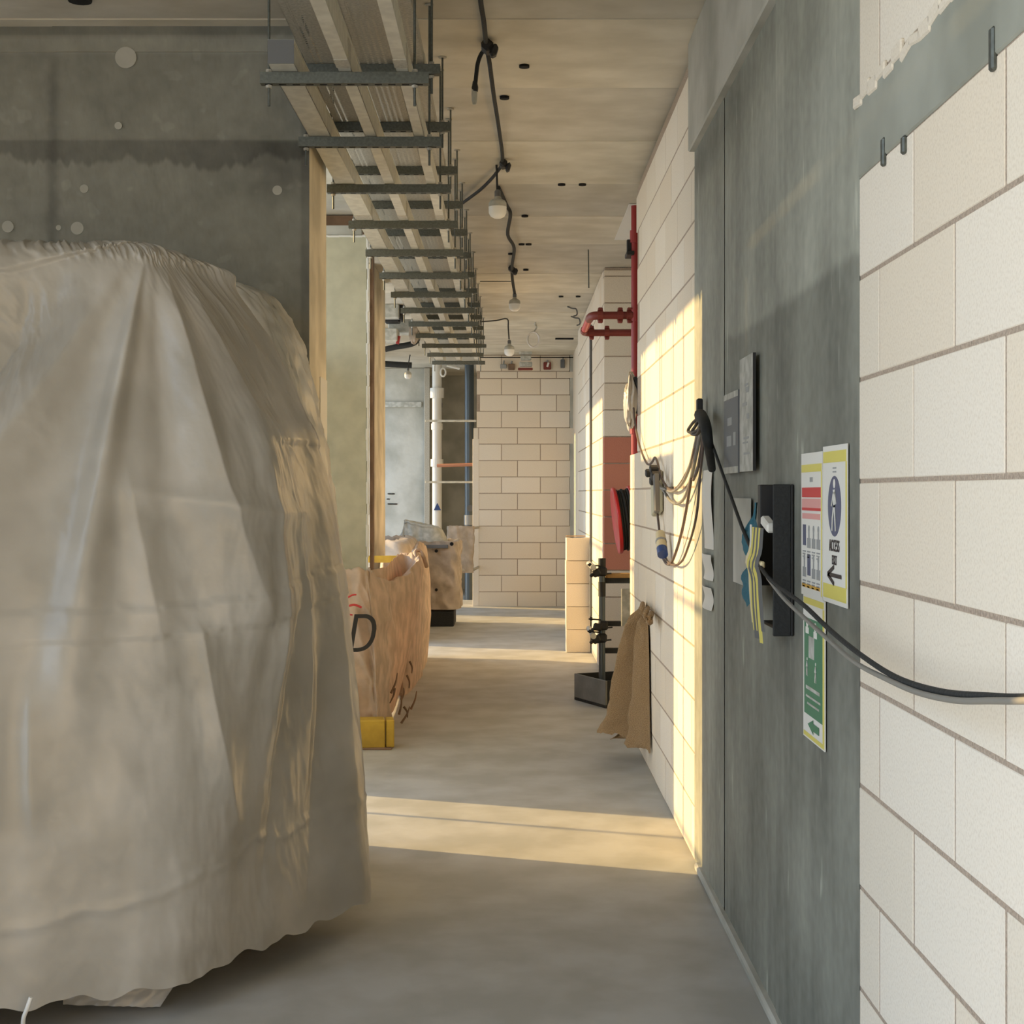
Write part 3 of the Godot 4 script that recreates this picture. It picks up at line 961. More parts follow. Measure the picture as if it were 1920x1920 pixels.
		d += 0.003 * (n2.get_noise_2d(u * 5.0, p.y * 1.6 + u * 5.0) - 0.4) * top
		d += 0.0016 * n1.get_noise_2d(u * 40.0, p.y * 7.0)
		# long slack creases low on the front, and a slack pocket under the seam
		d += 0.024 * tri(p.x, -1.02 + 0.16 * (1.15 - p.y), 0.045) * sm(0.45, 0.8, p.y) * sm(1.3, 1.22, p.y) * front
		d += 0.014 * tri(p.x, -1.52 + 0.05 * (0.9 - p.y), 0.04) * sm(0.55, 0.8, p.y) * sm(1.2, 1.0, p.y) * front
		d += 0.016 * tri(p.x, -1.30 + 0.22 * (1.9 - p.y), 0.05) * sm(1.1, 1.4, p.y) * sm(1.85, 1.7, p.y) * front
		d += 0.02 * tri(p.y, 1.72 - 0.18 * (p.x + 1.2), 0.05) * sm(-1.35, -1.2, p.x) * front
		# crumpled left shoulder
		var lf := sm(0.27, 0.18, u) * sm(1.6, 1.95, p.y)
		d += lf * 0.011 * (n2.get_noise_2d(u * 26.0, p.y * 3.4) - 0.35)
		# a folded hem along the top
		var yl := 2.475 + 0.16 * clampf((p.x + 1.72) / 0.48, 0.0, 1.0)
		d += front * 0.022 * sm(yl - 0.006, yl + 0.006, p.y) * sm(-1.2, -1.28, p.x)
		# crumpled edge along the top
		d += 0.014 * n1.get_noise_2d(u * 70.0, p.y * 12.0) * gs(p.y, 2.56, 0.03)
		# tape seams that run round it
		var s1 := 1.29 + 0.09 * sm(0.3, 0.75, u) + 0.012 * n1.get_noise_2d(u * 20.0, 7.0)
		d += 0.007 * (sm(s1 - 0.055, s1 - 0.048, p.y) - sm(s1 + 0.048, s1 + 0.055, p.y))
		var s2 := 1.90 + 0.015 * n1.get_noise_2d(u * 25.0, 2.0)
		d += 0.012 * sm(0.50, 0.56, u) * (sm(s2, s2 + 0.012, p.y) - sm(s2 + 0.05, s2 + 0.16, p.y))
		var s3 := 0.36 + 0.16 * sm(0.2, 0.6, u) + 0.03 * n1.get_noise_2d(u * 9.0, 4.0)
		d += 0.006 * gs(p.y, s3, 0.012)
		p += out * d
		p.y += 0.03 * n1.get_noise_2d(u * 16.0, 20.0) * sm(0.5, 0.1, p.y) + 0.016 * n1.get_noise_2d(u * 150.0, 3.0) * gs(p.y, 2.585, 0.03)
		return p
	var t := thing("sheeted_stack", "tall stack wrapped to the floor in off-white woven plastic sheeting with tape seams", "sheeting")
	obj("sheet", sheet(460, 260, f, true), M.tarp, t)
	var s := mb()
	for q in [[-2.1, 4.62], [-1.6, 4.85], [-1.05, 5.25]]:
		span(s, Vector3(q[0], 0.0, -6.2), Vector3(q[0] + 0.10, 0.10, -q[1] - 0.55), 0.005)
	span(s, Vector3(-2.1, 0.1, -6.2), Vector3(-0.95, 0.125, -5.6), 0.004)
	obj("pallet", s, M.timber, t)
	# a lower flap of sheeting and a loose end of string under the hem
	var fl := func(u: float, v: float) -> Vector3:
		var a := P(120, 1872, 4.98).lerp(P(345, 1848, 5.10), u)
		var b := P(118, 1884, 4.99).lerp(P(300, 1889, 5.03), u)
		b.y = maxf(b.y, 0.008)
		var p := a.lerp(b, v)
		p.z += 0.012 * n1.get_noise_2d(u * 9.0, v * 3.0)
		p.y += 0.05 * (1.0 - v)
		return p
	obj("flap", sheet(24, 6, fl), M.tarp, t)
	s = mb()
	tube(s, curve([P(58, 1870, 4.66), P(50, 1893, 4.66), P(44, 1910, 4.67), P(43, 1935, 4.7)], 5), 0.007, 6)
	obj("string", s, M.white, t)
	# a second, smaller sheeted thing that shows behind it
	tab = []
	for q in [[0.0, -0.72, 6.12], [0.9, -0.74, 6.14], [1.7, -0.80, 6.16], [2.1, -0.865, 6.18], [2.36, -0.925, 6.22], [2.52, -1.00, 6.28], [2.605, -1.09, 6.34], [2.635, -1.22, 6.42]]:
		var xr: float = q[1]
		var zf: float = q[2]
		tab.append([V.call(-1.75, q[0], zf), V.call(-1.4, q[0] + 0.01, zf - 0.02), V.call(xr - 0.10, q[0], zf), V.call(xr, q[0] - 0.01, zf + 0.12), V.call(xr - 0.01, q[0] - 0.02, 6.62), V.call(-1.4, q[0], 6.68), V.call(-1.75, q[0], 6.62)])
	var g := func(u: float, v: float) -> Vector3:
		var p := patch(tab, u, v, true)
		var out := Vector3(p.x + 1.35, 0, p.z + 6.4).normalized()
		p += out * (0.018 * (n2.get_noise_2d(u * 30.0, p.y * 2.2) - 0.4) + 0.012 * n1.get_noise_2d(u * 20.0, p.y * 6.0))
		p.y += 0.012 * n1.get_noise_2d(u * 40.0, v * 8.0)
		if p.y < 0.01: p.y = 0.01
		return p
	var t2 := thing("sheeted_bale", "smaller sheeted hump, coloured paler to look lit, that shows behind the tall wrapped stack", "sheeting")
	obj("sheet", sheet(120, 90, g, true), M.tarp_lit, t2)
	s = mb()
	span(s, Vector3(-1.7, 2.0, -6.6), Vector3(-1.2, 2.6, -6.4), 0.02)
	obj("core", s, M.tape, t2)

# ---------------------------------------------------------------- sacks along the left
func sack(called: String, label: String, category: String, tab: Array, m: Material, nu: int, nv: int, amp: float, sd: int, group := "") -> Node3D:
	var n1 := noise(sd, 1.0, 3)
	var n2 := noise(sd + 1, 1.0, 4)
	n2.fractal_type = FastNoiseLite.FRACTAL_RIDGED; n2.fractal_octaves = 2
	n1.fractal_octaves = 2
	var mid := Vector3.ZERO
	for p in tab[1]: mid += p / tab[1].size()
	var f := func(u: float, v: float) -> Vector3:
		var p := patch(tab, u, v, true)
		var out := Vector3(p.x - mid.x, 0, p.z - mid.z).normalized()
		p += out * amp * (0.8 * n2.get_noise_2d(u * 6.0 + p.y * 0.8, p.y * 1.3) - 0.3 + 0.35 * n1.get_noise_2d(u * 14.0, p.y * 2.4))
		p.y += amp * 0.5 * n1.get_noise_2d(u * 22.0, v * 2.0) * sm(0.2, 0.8, v)
		p.y = maxf(p.y, 0.006)
		return p
	var t := thing(called, label, category, Vector3.ZERO, 0.0, group)
	obj("fabric", sheet(nu, nv, f, true), m, t)
	return t

func ring4(y: Array, xl: float, xr: float, zn: float, zf: float, bulge := 0.0) -> Array:
	# eight stations round a bag: near left, near mid, near right, right mid, far right, far mid, far left, left mid
	var xm := (xl + xr) * 0.5
	var zm := (zn + zf) * 0.5
	return [Vector3(xl, y[0], -zn), Vector3(xm, y[1], -zn + bulge), Vector3(xr, y[2], -zn), Vector3(xr + bulge, y[3], -zm), Vector3(xr, y[4], -zf), Vector3(xm, y[5], -zf), Vector3(xl, y[6], -zf), Vector3(xl, y[7], -zm)]

func y8(y: float) -> Array:
	return [y, y, y, y, y, y, y, y]

func bags() -> void:
	var s: SurfaceTool
	# near bulk bag: stations follow its leaning right side
	var tab := []
	for q in [[0.01, -0.96, 10.42, -0.93, 12.2], [0.25, -0.945, 10.38, -0.87, 12.45], [0.55, -0.95, 10.38, -0.81, 12.65], [0.85, -0.97, 10.44, -0.765, 12.72], [1.06, -0.99, 10.5, -0.745, 12.7]]:
		var y: float = q[0]
		tab.append([Vector3(-1.62, y, -q[2]), Vector3(-1.3, y, -q[2] + 0.02), Vector3(q[1] - 0.03, y, -q[2]), Vector3(q[1] + 0.03, y, -q[2] - 0.1), Vector3(lerpf(q[1], q[3], 0.5) + 0.02, y, -lerpf(q[2], q[4], 0.5)), Vector3(q[3], y, -q[4]), Vector3(-0.965, y, -12.75), Vector3(-0.985, y, -10.98)])
	# ragged rim, then the mouth folding in
	tab.append([Vector3(-1.6, 1.17, -10.55), Vector3(-1.3, 1.15, -10.53), Vector3(-1.03, 1.19, -10.55), Vector3(-0.975, 1.155, -10.75), Vector3(-0.90, 1.05, -11.5), Vector3(-0.76, 1.18, -12.62), Vector3(-0.955, 1.2, -12.7), Vector3(-0.975, 1.17, -11.0)])
	tab.append([Vector3(-1.55, 1.12, -10.62), Vector3(-1.3, 1.10, -10.64), Vector3(-1.06, 1.13, -10.66), Vector3(-1.01, 1.10, -10.8), Vector3(-0.95, 1.00, -11.5), Vector3(-0.80, 1.10, -12.5), Vector3(-0.93, 1.12, -12.6), Vector3(-0.99, 1.10, -11.0)])
	tab.append([Vector3(-1.4, 0.9, -10.7), Vector3(-1.25, 0.9, -10.7), Vector3(-1.1, 0.88, -10.72), Vector3(-1.04, 0.86, -10.85), Vector3(-0.94, 0.84, -11.6), Vector3(-0.86, 0.9, -12.3), Vector3(-0.9, 0.9, -12.4), Vector3(-1.0, 0.9, -10.95)])
	var a := sack("bulk_bag", "brown woven bulk bag with a black letter on its front, behind the sheeted stack", "bulk bag", tab, M.sack, 200, 90, 0.06, 71)
	var tm := TextMesh.new()
	tm.text = "D"; tm.font = font("Droid Sans"); tm.font_size = 64; tm.pixel_size = 0.0056; tm.depth = 0.012
	var d := put("lettering", tm, M.black, a, P(681, 1190, 10.30))
	d.transform = Transform3D(Basis(Vector3.UP, 0.15) * Basis.from_scale(Vector3(0.9, 1.0, 1.0)) * Basis(Vector3(1, 0, 0), Vector3(0.18, 1, 0), Vector3(0, 0, 1)), P(681, 1188, 10.29))
	s = mb()
	tube(s, curve([P(650, 1122, 10.32), P(660, 1116, 10.32), P(668, 1115, 10.33)], 4), 0.006, 5)
	tube(s, curve([P(648, 1138, 10.32), P(664, 1134, 10.32), P(678, 1139, 10.33)], 4), 0.008, 5)
	tube(s, [P(655, 1152, 10.31), P(661, 1153, 10.31)], 0.006, 5)
	obj("red_print", s, M.signred, a)
	for q in [[733, 1300, 745, 1262, 11.0], [752, 1312, 757, 1290, 11.4], [757, 1325, 764, 1345, 11.3], [770, 1330, 781, 1296, 11.7], [752, 1356, 768, 1325, 11.2], [740, 1290, 731, 1318, 10.9], [748, 1340, 752, 1300, 11.2], [768, 1240, 772, 1262, 12.4], [763, 1266, 767, 1290, 12.1]]:
		var p0 := P(q[0], q[1], q[4])
		var p1 := P(q[2], q[3], q[4] + 0.06)
		s = mb()
		tube(s, curve([p0, (p0 + p1) * 0.5 + Vector3(0.012, 0.006, 0.02), p1], 4), 0.010, 5, 0.004)
		obj("torn_strap", s, M.brown, a)
	# second bag, lit by the sun
	tab = []
	for q in [[0.01, -0.88, 12.88, 15.75], [0.4, -0.85, 12.9, 15.85], [0.8, -0.85, 12.95, 15.8], [1.05, -0.86, 13.05, 15.6]]:
		tab.append(ring4(y8(q[0]), -1.13, q[1], q[2], q[3], 0.04))
	tab.append(ring4([1.16, 1.12, 1.20, 1.24, 1.16, 1.1, 1.1, 1.05], -1.14, -0.87, 13.45, 15.4, 0.02))
	tab.append(ring4([1.12, 1.08, 1.16, 1.18, 1.10, 1.05, 1.04, 1.0], -1.10, -0.91, 13.6, 15.2))
	tab.append(ring4(y8(0.95), -1.05, -0.97, 14.0, 14.8))
	a = sack("bulk_bag", "open brown bulk bag with a sunlit knotted rim, behind the lettered bag", "bulk bag", tab, M.sack, 140, 70, 0.05, 75)
	s = mb()
	tube(s, curve([P(800, 1062, 13.5), P(794, 1044, 13.4), P(786, 1032, 13.4), P(778, 1036, 13.35), P(780, 1052, 13.3), P(766, 1066, 13.3), P(752, 1083, 13.2)], 6), 0.02, 7, 0.012)
	obj("rim_knot", s, M.sack, a)
	s = mb()
	span(s, P(690, 1055, 12.95), P(768, 1042, 12.95) + Vector3(0, 0, -0.05), 0.004)
	solo("barrier_rail", s, M.yellow, "yellowish timber rail level with the rim of the sunlit bag", "rail")
	# third, dark backing board with a hessian face, and the stacks beyond
	tab = []
	for q in [[0.22, -0.70], [0.5, -0.70], [0.8, -0.71], [1.05, -0.70], [1.10, -0.71]]:
		tab.append(ring4(y8(q[0]), -1.42, q[1], 19.5, 20.3, 0.03))
	tab.append(ring4(y8(1.08), -1.38, -0.76, 19.6, 20.2))
	tab.append(ring4(y8(0.95), -1.2, -0.9, 19.8, 20.0))
	a = sack("covered_skip", "square skip hung with grey-brown sheeting, standing before the grey concrete pier", "skip", tab, M.sack2, 120, 50, 0.05, 79)
	s = mb()
	span(s, Vector3(-1.40, 0.0, -20.2), Vector3(-0.735, 0.20, -19.48), 0.01)
	obj("base", s, M.rubber, a)
	s = mb()
	span(s, P(735, 1022, 19.4), P(840, 1028, 19.4) + Vector3(0, 0, -0.06), 0.004)
	obj("edge_bar", s, M.greydark, a)
	for q in [[818, 1033, 0.022], [847, 1020, 0.025], [818, 1106, 0.02]]:
		s = mb()
		disc(s, P(q[0], q[1], 19.42), Vector3(0, 0, 1), q[2], 0.02, 10)
		obj("tear", s, M.hole, a)
	tab = []
	for q in [[1.10, 0.0], [1.2, 0.05], [1.30, 0.09], [1.345, 0.16]]:
		tab.append([Vector3(-1.46 + q[1], q[0], -19.55), Vector3(-1.36, q[0] + 0.03, -19.5), Vector3(-1.2, q[0] - 0.02, -19.5), Vector3(-0.86 - q[1], q[0] - 0.05, -19.6), Vector3(-0.86 - q[1], q[0] - 0.05, -20.0), Vector3(-1.46 + q[1], q[0], -20.0)])
	tab.append([Vector3(-1.25, 1.33, -19.8), Vector3(-1.2, 1.33, -19.78), Vector3(-1.15, 1.33, -19.78), Vector3(-1.1, 1.31, -19.8), Vector3(-1.1, 1.31, -19.82), Vector3(-1.2, 1.33, -19.82)])
	sack("plaster_sack", "pale slumped sack lying on top of the covered skip", "sack", tab, M.paper_grey, 70, 30, 0.03, 83)
	tab = []
	for q in [[0.55, -0.58], [0.9, -0.57], [1.15, -0.56], [1.24, -0.57]]:
		tab.append(ring4(y8(q[0]), -0.92, q[1], 22.2, 22.3, 0.01))
	sack("hessian_sheet", "brown sheet hung over a rail at the end of the far block wall", "sheet", tab, M.sack2, 60, 24, 0.03, 87)
	s = mb()
	tube(s, [P(850, 1070, 22.1), P(888, 1068, 22.3), Vector3(-0.5, EYE - 143 * 22.3 / 2830.0, -23.0)], 0.022, 8)
	solo("barrier_tube", s, M.galv_dull, "grey barrier tube below the brown sheet beside the far block wall", "tube")
	s = mb()
	tube(s, [Vector3(-0.95, 1.2, -22.34), Vector3(-0.6, 1.2, -22.34), Vector3(-0.5, 1.2, -23.0)], 0.02, 8)
	solo("barrier_tube", s, M.galv_dull, "upper tube that carries the brown sheet beside the far block wall", "tube")
	tab = []  # unseen bag, added to end the sun band on the floor
	for q in [[0.01, 0.0], [0.5, 0.03], [1.0, 0.02], [1.15, -0.03], [1.18, -0.15]]:
		tab.append(ring4(y8(q[0]), -1.85 - q[1], -1.2 + q[1], 17.4 - q[1], 19.2, 0.02))
	sack("added_bag", "unseen bulk bag added behind the sunlit bag to shade the floor", "bulk bag", tab, M.sack2, 60, 24, 0.04, 91)
	# yellow foot
	var fo := thing("ballast_block", "yellow painted ballast block on the floor against the lettered bag", "ballast block")
	s = mb()
	box(s, Vector3(-0.985, 0.1, -10.22), Vector3(0.26, 0.19, 0.17), 0.008, Basis(Vector3.UP, 0.12))
	obj("body", s, M.yellow, fo)
	s = mb()
	box(s, Vector3(-0.822, 0.1, -10.24), Vector3(0.055, 0.185, 0.16), 0.006, Basis(Vector3.UP, 0.12))
	obj("end_plate", s, M.yellow, fo)
	s = mb()
	span(s, Vector3(-1.13, 0.0, -10.31), Vector3(-0.80, 0.012, -10.11), 0.003)
	obj("pad", s, M.brown, fo)

func font(n: String) -> SystemFont:
	var f := SystemFont.new()
	f.font_names = PackedStringArray([n])
	return f

# ---------------------------------------------------------------- alcove on the right
func coupler(parent: Node3D, at: Vector3, sd: float) -> void:
	var s := mb()
	box(s, at, Vector3(0.075, 0.075, 0.07), 0.014)
	box(s, at + Vector3(-0.05, -0.01, 0.03), Vector3(0.07, 0.06, 0.05), 0.012, Basis(Vector3.BACK, 0.5 * sd))
	tube(s, [at + Vector3(-0.02, 0.045, 0.0), at + Vector3(-0.12, 0.055, 0.02)], 0.007, 6)
	tube(s, [at + Vector3(-0.03, -0.035, 0.04), at + Vector3(-0.105, -0.03, 0.06)], 0.007, 6)
	tube(s, [at + Vector3(0.02, -0.02, 0.0), at + Vector3(0.075, -0.015, 0.0)], 0.007, 6)
	disc(s, at + Vector3(-0.10, 0.055, 0.016), Vector3.RIGHT, 0.016, 0.02, 6)
	disc(s, at + Vector3(-0.09, -0.03, 0.055), Vector3.RIGHT, 0.016, 0.02, 6)
	obj("coupler", s, M.black, parent)

func alcove() -> void:
	var s: SurfaceTool
	# sprinkler riser and its loop
	var ri := thing("riser_pipe", "upright red sprinkler riser just past the toothed end of the block wall", "pipe", Vector3.ZERO)
	s = mb()
	tube(s, [Vector3(0.912, 0.0, -11.06), Vector3(0.912, CH, -11.06)], 0.031, 16)
	obj("pipe", s, M.red, ri)
	for y in [3.024, 2.2, 3.6]:
		s = mb()
		disc(s, Vector3(0.912, y, -11.06), Vector3.UP, 0.04, 0.09, 16)
		obj("collar", s, M.red, ri)
	s = mb()
	span(s, Vector3(0.845, 3.46, -11.2), Vector3(0.90, 3.49, -11.0), 0.004)
	span(s, Vector3(0.85, 3.47, -11.1), Vector3(0.90, 3.58, -11.05), 0.004)
	obj("bracket", s, M.black, ri)
	var lo := thing("pipe_loop", "brownish red loop of pipe with bolted couplings reaching left from the riser", "pipe")
	var y := 3.024
	s = mb()
	tube(s, [Vector3(0.90, y, -11.06), Vector3(0.66, y, -11.06)], 0.028, 12)
	obj("branch", s, M.oxide, lo)
	s = mb()
	tube(s, [Vector3(1.1, y, -12.26), Vector3(0.66, y, -12.26)], 0.028, 12)
	obj("branch", s, M.oxide, lo)
	s = mb()
	tube(s, curve([Vector3(0.67, y, -11.06), Vector3(0.615, y, -11.08), Vector3(0.59, y, -11.15), Vector3(0.587, y, -11.3)], 5), 0.031, 12)
	obj("elbow", s, M.oxide, lo)
	s = mb()
	tube(s, curve([Vector3(0.67, y, -12.26), Vector3(0.615, y, -12.24), Vector3(0.59, y, -12.17), Vector3(0.587, y, -12.0)], 5), 0.031, 12)
	obj("elbow", s, M.oxide, lo)
	s = mb()
	tube(s, [Vector3(0.587, y, -11.28), Vector3(0.587, y, -12.02)], 0.027, 12)
	obj("link", s, M.redder, lo)
	for q in [[0.655, -11.06, 0], [0.80, -11.06, 0], [0.655, -12.26, 0], [0.78, -12.26, 0], [0.87, -11.06, 0]]:
		s = mb()
		disc(s, Vector3(q[0], y, q[1]), Vector3.RIGHT, 0.04, 0.04, 14)
		for b in [-1.0, 1.0]: box(s, Vector3(q[0], y + b * 0.045, q[1]), Vector3(0.035, 0.022, 0.05), 0.005)
		obj("coupling", s, M.oxide, lo)
	s = mb()
	tube(s, [Vector3(0.925, 3.02, -10.75), Vector3(0.925, 2.62, -10.75)], 0.006, 6)
	tube(s, [Vector3(0.90, 3.02, -10.75), Vector3(0.925, 3.02, -10.75)], 0.006, 6)
	obj("drain_line", s, M.red, lo)
	# film bag caught on the riser
	var nb := noise(95, 1.0, 3)
	var fb := func(u: float, v: float) -> Vector3:
		var ph := u * TAU
		var th := v * PI
		var r := 0.06 + 0.045 * nb.get_noise_2d(cos(ph) * 0.9 + 5.0, sin(ph) * 0.9 + v * 2.2)
		return Vector3(0.865, 2.38, -10.98) + Vector3(cos(ph) * sin(th) * r * 0.75, -cos(th) * r * 2.6, sin(ph) * sin(th) * r)
	var bag := sheet(40, 36, fb, true)
	solo("film_bag", bag, M.film, "crumpled clear film bag tied to the red riser", "plastic bag")
	s = mb()
	tube(s, curve([Vector3(0.90, 2.56, -10.98), Vector3(0.93, 2.48, -10.95), Vector3(0.935, 2.38, -10.93), Vector3(0.92, 2.30, -10.95)], 5), 0.02, 7)
	solo("black_hose", s, M.black, "short black hose looped over the riser above the film bag", "hose")
	# hose reel swung out from the front-facing wall
	var hr := thing("hose_reel", "red fire hose reel seen edge-on against the pinkish blocks", "hose reel", P(1168, 975, 13.4), 0.0)
	var tilt := Basis(Vector3.BACK, 0.12) * Basis(Vector3.UP, 0.02)
	for q in [[-0.055, "side_disc"], [0.085, "side_disc"]]:
		s = mb()
		lathe(s, [Vector2(0.05, -0.006), Vector2(0.27, -0.006), Vector2(0.292, -0.016), Vector2(0.298, 0.0), Vector2(0.292, 0.016), Vector2(0.27, 0.006), Vector2(0.05, 0.006)], 36, tilt * Vector3(q[0], 0, 0), tilt * Basis(Vector3.BACK, -PI / 2))
		obj(q[1], s, M.redder, hr)
	s = mb()
	lathe(s, [Vector2(0.10, -0.055), Vector2(0.10, 0.075)], 24, Vector3.ZERO, tilt * Basis(Vector3.BACK, -PI / 2))
	obj("drum", s, M.redder, hr)
	for k in 5:
		s = mb()
		var pts := []
		for i in 33:
			var an := TAU * i / 32.0
			pts.append(tilt * Vector3(-0.035 + k * 0.025, cos(an) * (0.265 - 0.01 * (k % 2)), sin(an) * (0.265 - 0.01 * (k % 2))))
		tube(s, pts, 0.013, 8)
		obj("hose_turn", s, M.rubber, hr)
	s = mb()
	span(s, Vector3(0.02, -0.03, -0.68), Vector3(0.08, 0.03, 0.0), 0.006)
	obj("wall_arm", s, M.red, hr)
	# guard rail across the alcove
	var gr := thing("guard_rail", "dark scaffold tube guard rail with couplers standing in a ballast tub", "guard rail")
	var xp := 0.742
	var zp := -12.3
	s = mb()
	tube(s, [Vector3(xp, 0.04, zp), Vector3(xp, 1.19, zp)], 0.027, 14)
	obj("post", s, M.pipe_dark, gr)
	s = mb()
	tube(s, [Vector3(xp, 1.10, zp), Vector3(xp, 1.19, zp)], 0.031, 14)
	obj("sleeve", s, M.black, gr)
	s = mb()
	tube(s, [Vector3(xp, 0.88, zp), Vector3(xp, 1.0, zp)], 0.030, 14)
	obj("sleeve", s, M.black, gr)
	coupler(gr, Vector3(xp, 1.085, zp + 0.03), 1.0)
	coupler(gr, Vector3(xp, 0.545, zp + 0.03), 1.0)
	coupler(gr, Vector3(xp + 0.01, 0.645, zp + 0.02), -0.4)
	for q in [[-0.075, 1.12, 0.02], [-0.075, 0.565, 0.02]]:
		s = mb()
		tube(s, [Vector3(xp + q[0], q[1], zp + 0.10), Vector3(xp + q[0], q[1], zp - 0.6)], 0.024, 12)
		obj("rail_end", s, M.galv, gr)
	for q in [[1.008, 0.026, 1.85], [0.655, 0.022, 0.90], [0.435, 0.024, 1.85]]:
		s = mb()
		span(s, Vector3(xp, q[0] - q[1] * 0.5 - 0.01, zp - 0.06), Vector3(q[2], q[0] + q[1] * 0.5 + 0.01, zp - 0.02), 0.004)
		obj("rail", s, M.rubber, gr)
	s = mb()
	span(s, Vector3(xp + 0.03, 1.03, zp - 0.16), Vector3(1.85, 1.065, zp + 0.0), 0.004)
	solo("ledge_board", s, M.timber, "brown timber board lying along the top of the dark guard rail", "board")
	s = mb()
	span(s, Vector3(0.915, 0.62, -12.52), Vector3(1.25, 0.93, -12.50), 0.004)
	solo("notice_sheet", s, M.paper_grey, "grey notice sheet hung on the guard rail before the pinkish blocks", "notice")
	var tb := thing("ballast_tub", "open dark grey tub on the floor that holds the guard rail post", "tub", Vector3(0.86, 0, -12.42), 0.42)
	s = mb()
	span(s, Vector3(-0.24, 0, -0.28), Vector3(0.24, 0.03, 0.28), 0.004)
	obj("bottom", s, M.rubber, tb)
	for q in [[-0.24, -0.28, -0.22, 0.28], [0.22, -0.28, 0.24, 0.28], [-0.22, -0.28, 0.22, -0.26], [-0.22, 0.26, 0.22, 0.28]]:
		s = mb()
		span(s, Vector3(q[0], 0.0, q[1]), Vector3(q[2], 0.22, q[3]), 0.004)
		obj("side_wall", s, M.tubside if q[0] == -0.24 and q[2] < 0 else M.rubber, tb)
	s = mb()
	span(s, Vector3(0.02, 0.03, -0.1), Vector3(0.2, 0.21, 0.2), 0.006)
	solo_in(tb, "brick_half", s)
	# hessian sack hung on the far block wall
	var nh := noise(97, 1.0, 3)
	var tab := []
	# stations across the cloth from the wall (far) out and back to the wall (near)
	var rows := [[1.0, 9.60, 9.44, 0.05], [0.93, 9.66, 9.34, 0.07], [0.78, 9.78, 9.28, 0.10], [0.5, 9.92, 9.24, 0.15], [0.28, 9.98, 9.2, 0.20], [0.18, 10.02, 9.18, 0.24]]
	for q in rows:
		var zf: float = q[1]
		var zn: float = q[2]
		var b: float = q[3]
		tab.append([Vector3(XR - 0.01, q[0] + 0.02, -zf), Vector3(XR - b, q[0], -lerpf(zf, zn, 0.25)), Vector3(XR - b * 0.8, q[0] - 0.005, -lerpf(zf, zn, 0.5)), Vector3(XR - b * 0.35, q[0] - 0.01, -lerpf(zf, zn, 0.75)), Vector3(XR - 0.012, q[0] - 0.03, -zn)])
	var hs := func(u: float, v: float) -> Vector3:
		var p := patch(tab, u, v, false)
		var k := sm(0.0, 0.2, v) * sm(0.0, 0.1, u) * sm(1.0, 0.9, u)
		p.x -= k * (0.034 * sin(u * 13.0 + v * 1.2 + 2.2) + 0.03 * nh.get_noise_2d(u * 5.0, v * 3.0))
		p.x += sm(0.03, 0.25, v) * (0.085 * gs(u, 0.60, 0.09) - 0.05 * gs(u, 0.80, 0.07) - 0.03 * gs(u, 0.38, 0.08))
		p.y += 0.05 * v * v * nh.get_noise_2d(u * 8.0, 2.0)
		p.x = minf(p.x, XR - 0.006)
		return p
	var sa := thing("hessian_sack", "brown hessian sack hanging empty by its corners low on the block wall", "sack")
	obj("cloth", sheet(64, 50, hs), M.hessian, sa)
	for q in [[1205, 1132, 1208, 1150], [1214, 1140, 1213, 1158], [1222, 1150, 1218, 1166]]:
		s = mb()
		tube(s, curve([W(q[0], q[1], 0.02), W((q[0] + q[2]) * 0.5 - 2, (q[1] + q[3]) * 0.5, 0.07), W(q[2], q[3], 0.05)], 4), 0.016, 7, 0.022)
		obj("tied_corner", s, M.hessian, sa)
	# a tail of cloth drawn out at the foot
	var tl := func(u: float, v: float) -> Vector3:
		var a := P(1144, 1386, 9.75)
		var b := P(1190, 1352, 9.6)
		var c := P(1212, 1382, 9.5)
		var p := a.lerp(b.lerp(c, v), u)
		p.z += 0.02 * sin(u * 7.0 + v * 4.0)
		return p
	obj("torn_tail", sheet(16, 10, tl), M.hessian, sa)

func solo_in(t: Node3D, called: String, s: SurfaceTool) -> void:
	s.generate_normals()
	var o := put("loose_block", s.commit(), M.block[2], self)
	o.transform = t.transform
	tag(o, "broken pale block lying inside the dark grey tub", "block")

# ---------------------------------------------------------------- things on the right-hand wall
const SB := Basis(Vector3(0, 0, 1), Vector3(0, 1, 0), Vector3(-1, 0, 0))   # a sheet on the wall: its x runs towards the eye, its z out of the wall

func on_wall(called: String, label: String, category: String, px: float, py: float, off := 0.004, group := "") -> Node3D:
	var t := thing(called, label, category, Vector3.ZERO, 0.0, group)
	t.transform = Transform3D(SB, W(px, py, off))
	return t

func plate(t: Node3D, called: String, x0: float, y0: float, x1: float, y1: float, m: Material, z := 0.003, th := 0.0012) -> MeshInstance3D:
	var s := mb()
	span(s, Vector3(x0, y0, z), Vector3(x1, y1, z + th))
	return obj(called, s, m, t)

func text(t: Node3D, words: String, x: float, y: float, h: float, m: Material, z := 0.004, squeeze := 1.0, fnt := "Droid Sans") -> void:
	var tm := TextMesh.new()
	var f := font(fnt)
	f.font_weight = 700
	tm.text = words; tm.font = f; tm.font_size = 48
	tm.pixel_size = h / 34.0
	tm.depth = 0.001
	var o := put("lettering", tm, m, t, Vector3(x, y, z))
	o.scale = Vector3(squeeze, 1, 1)

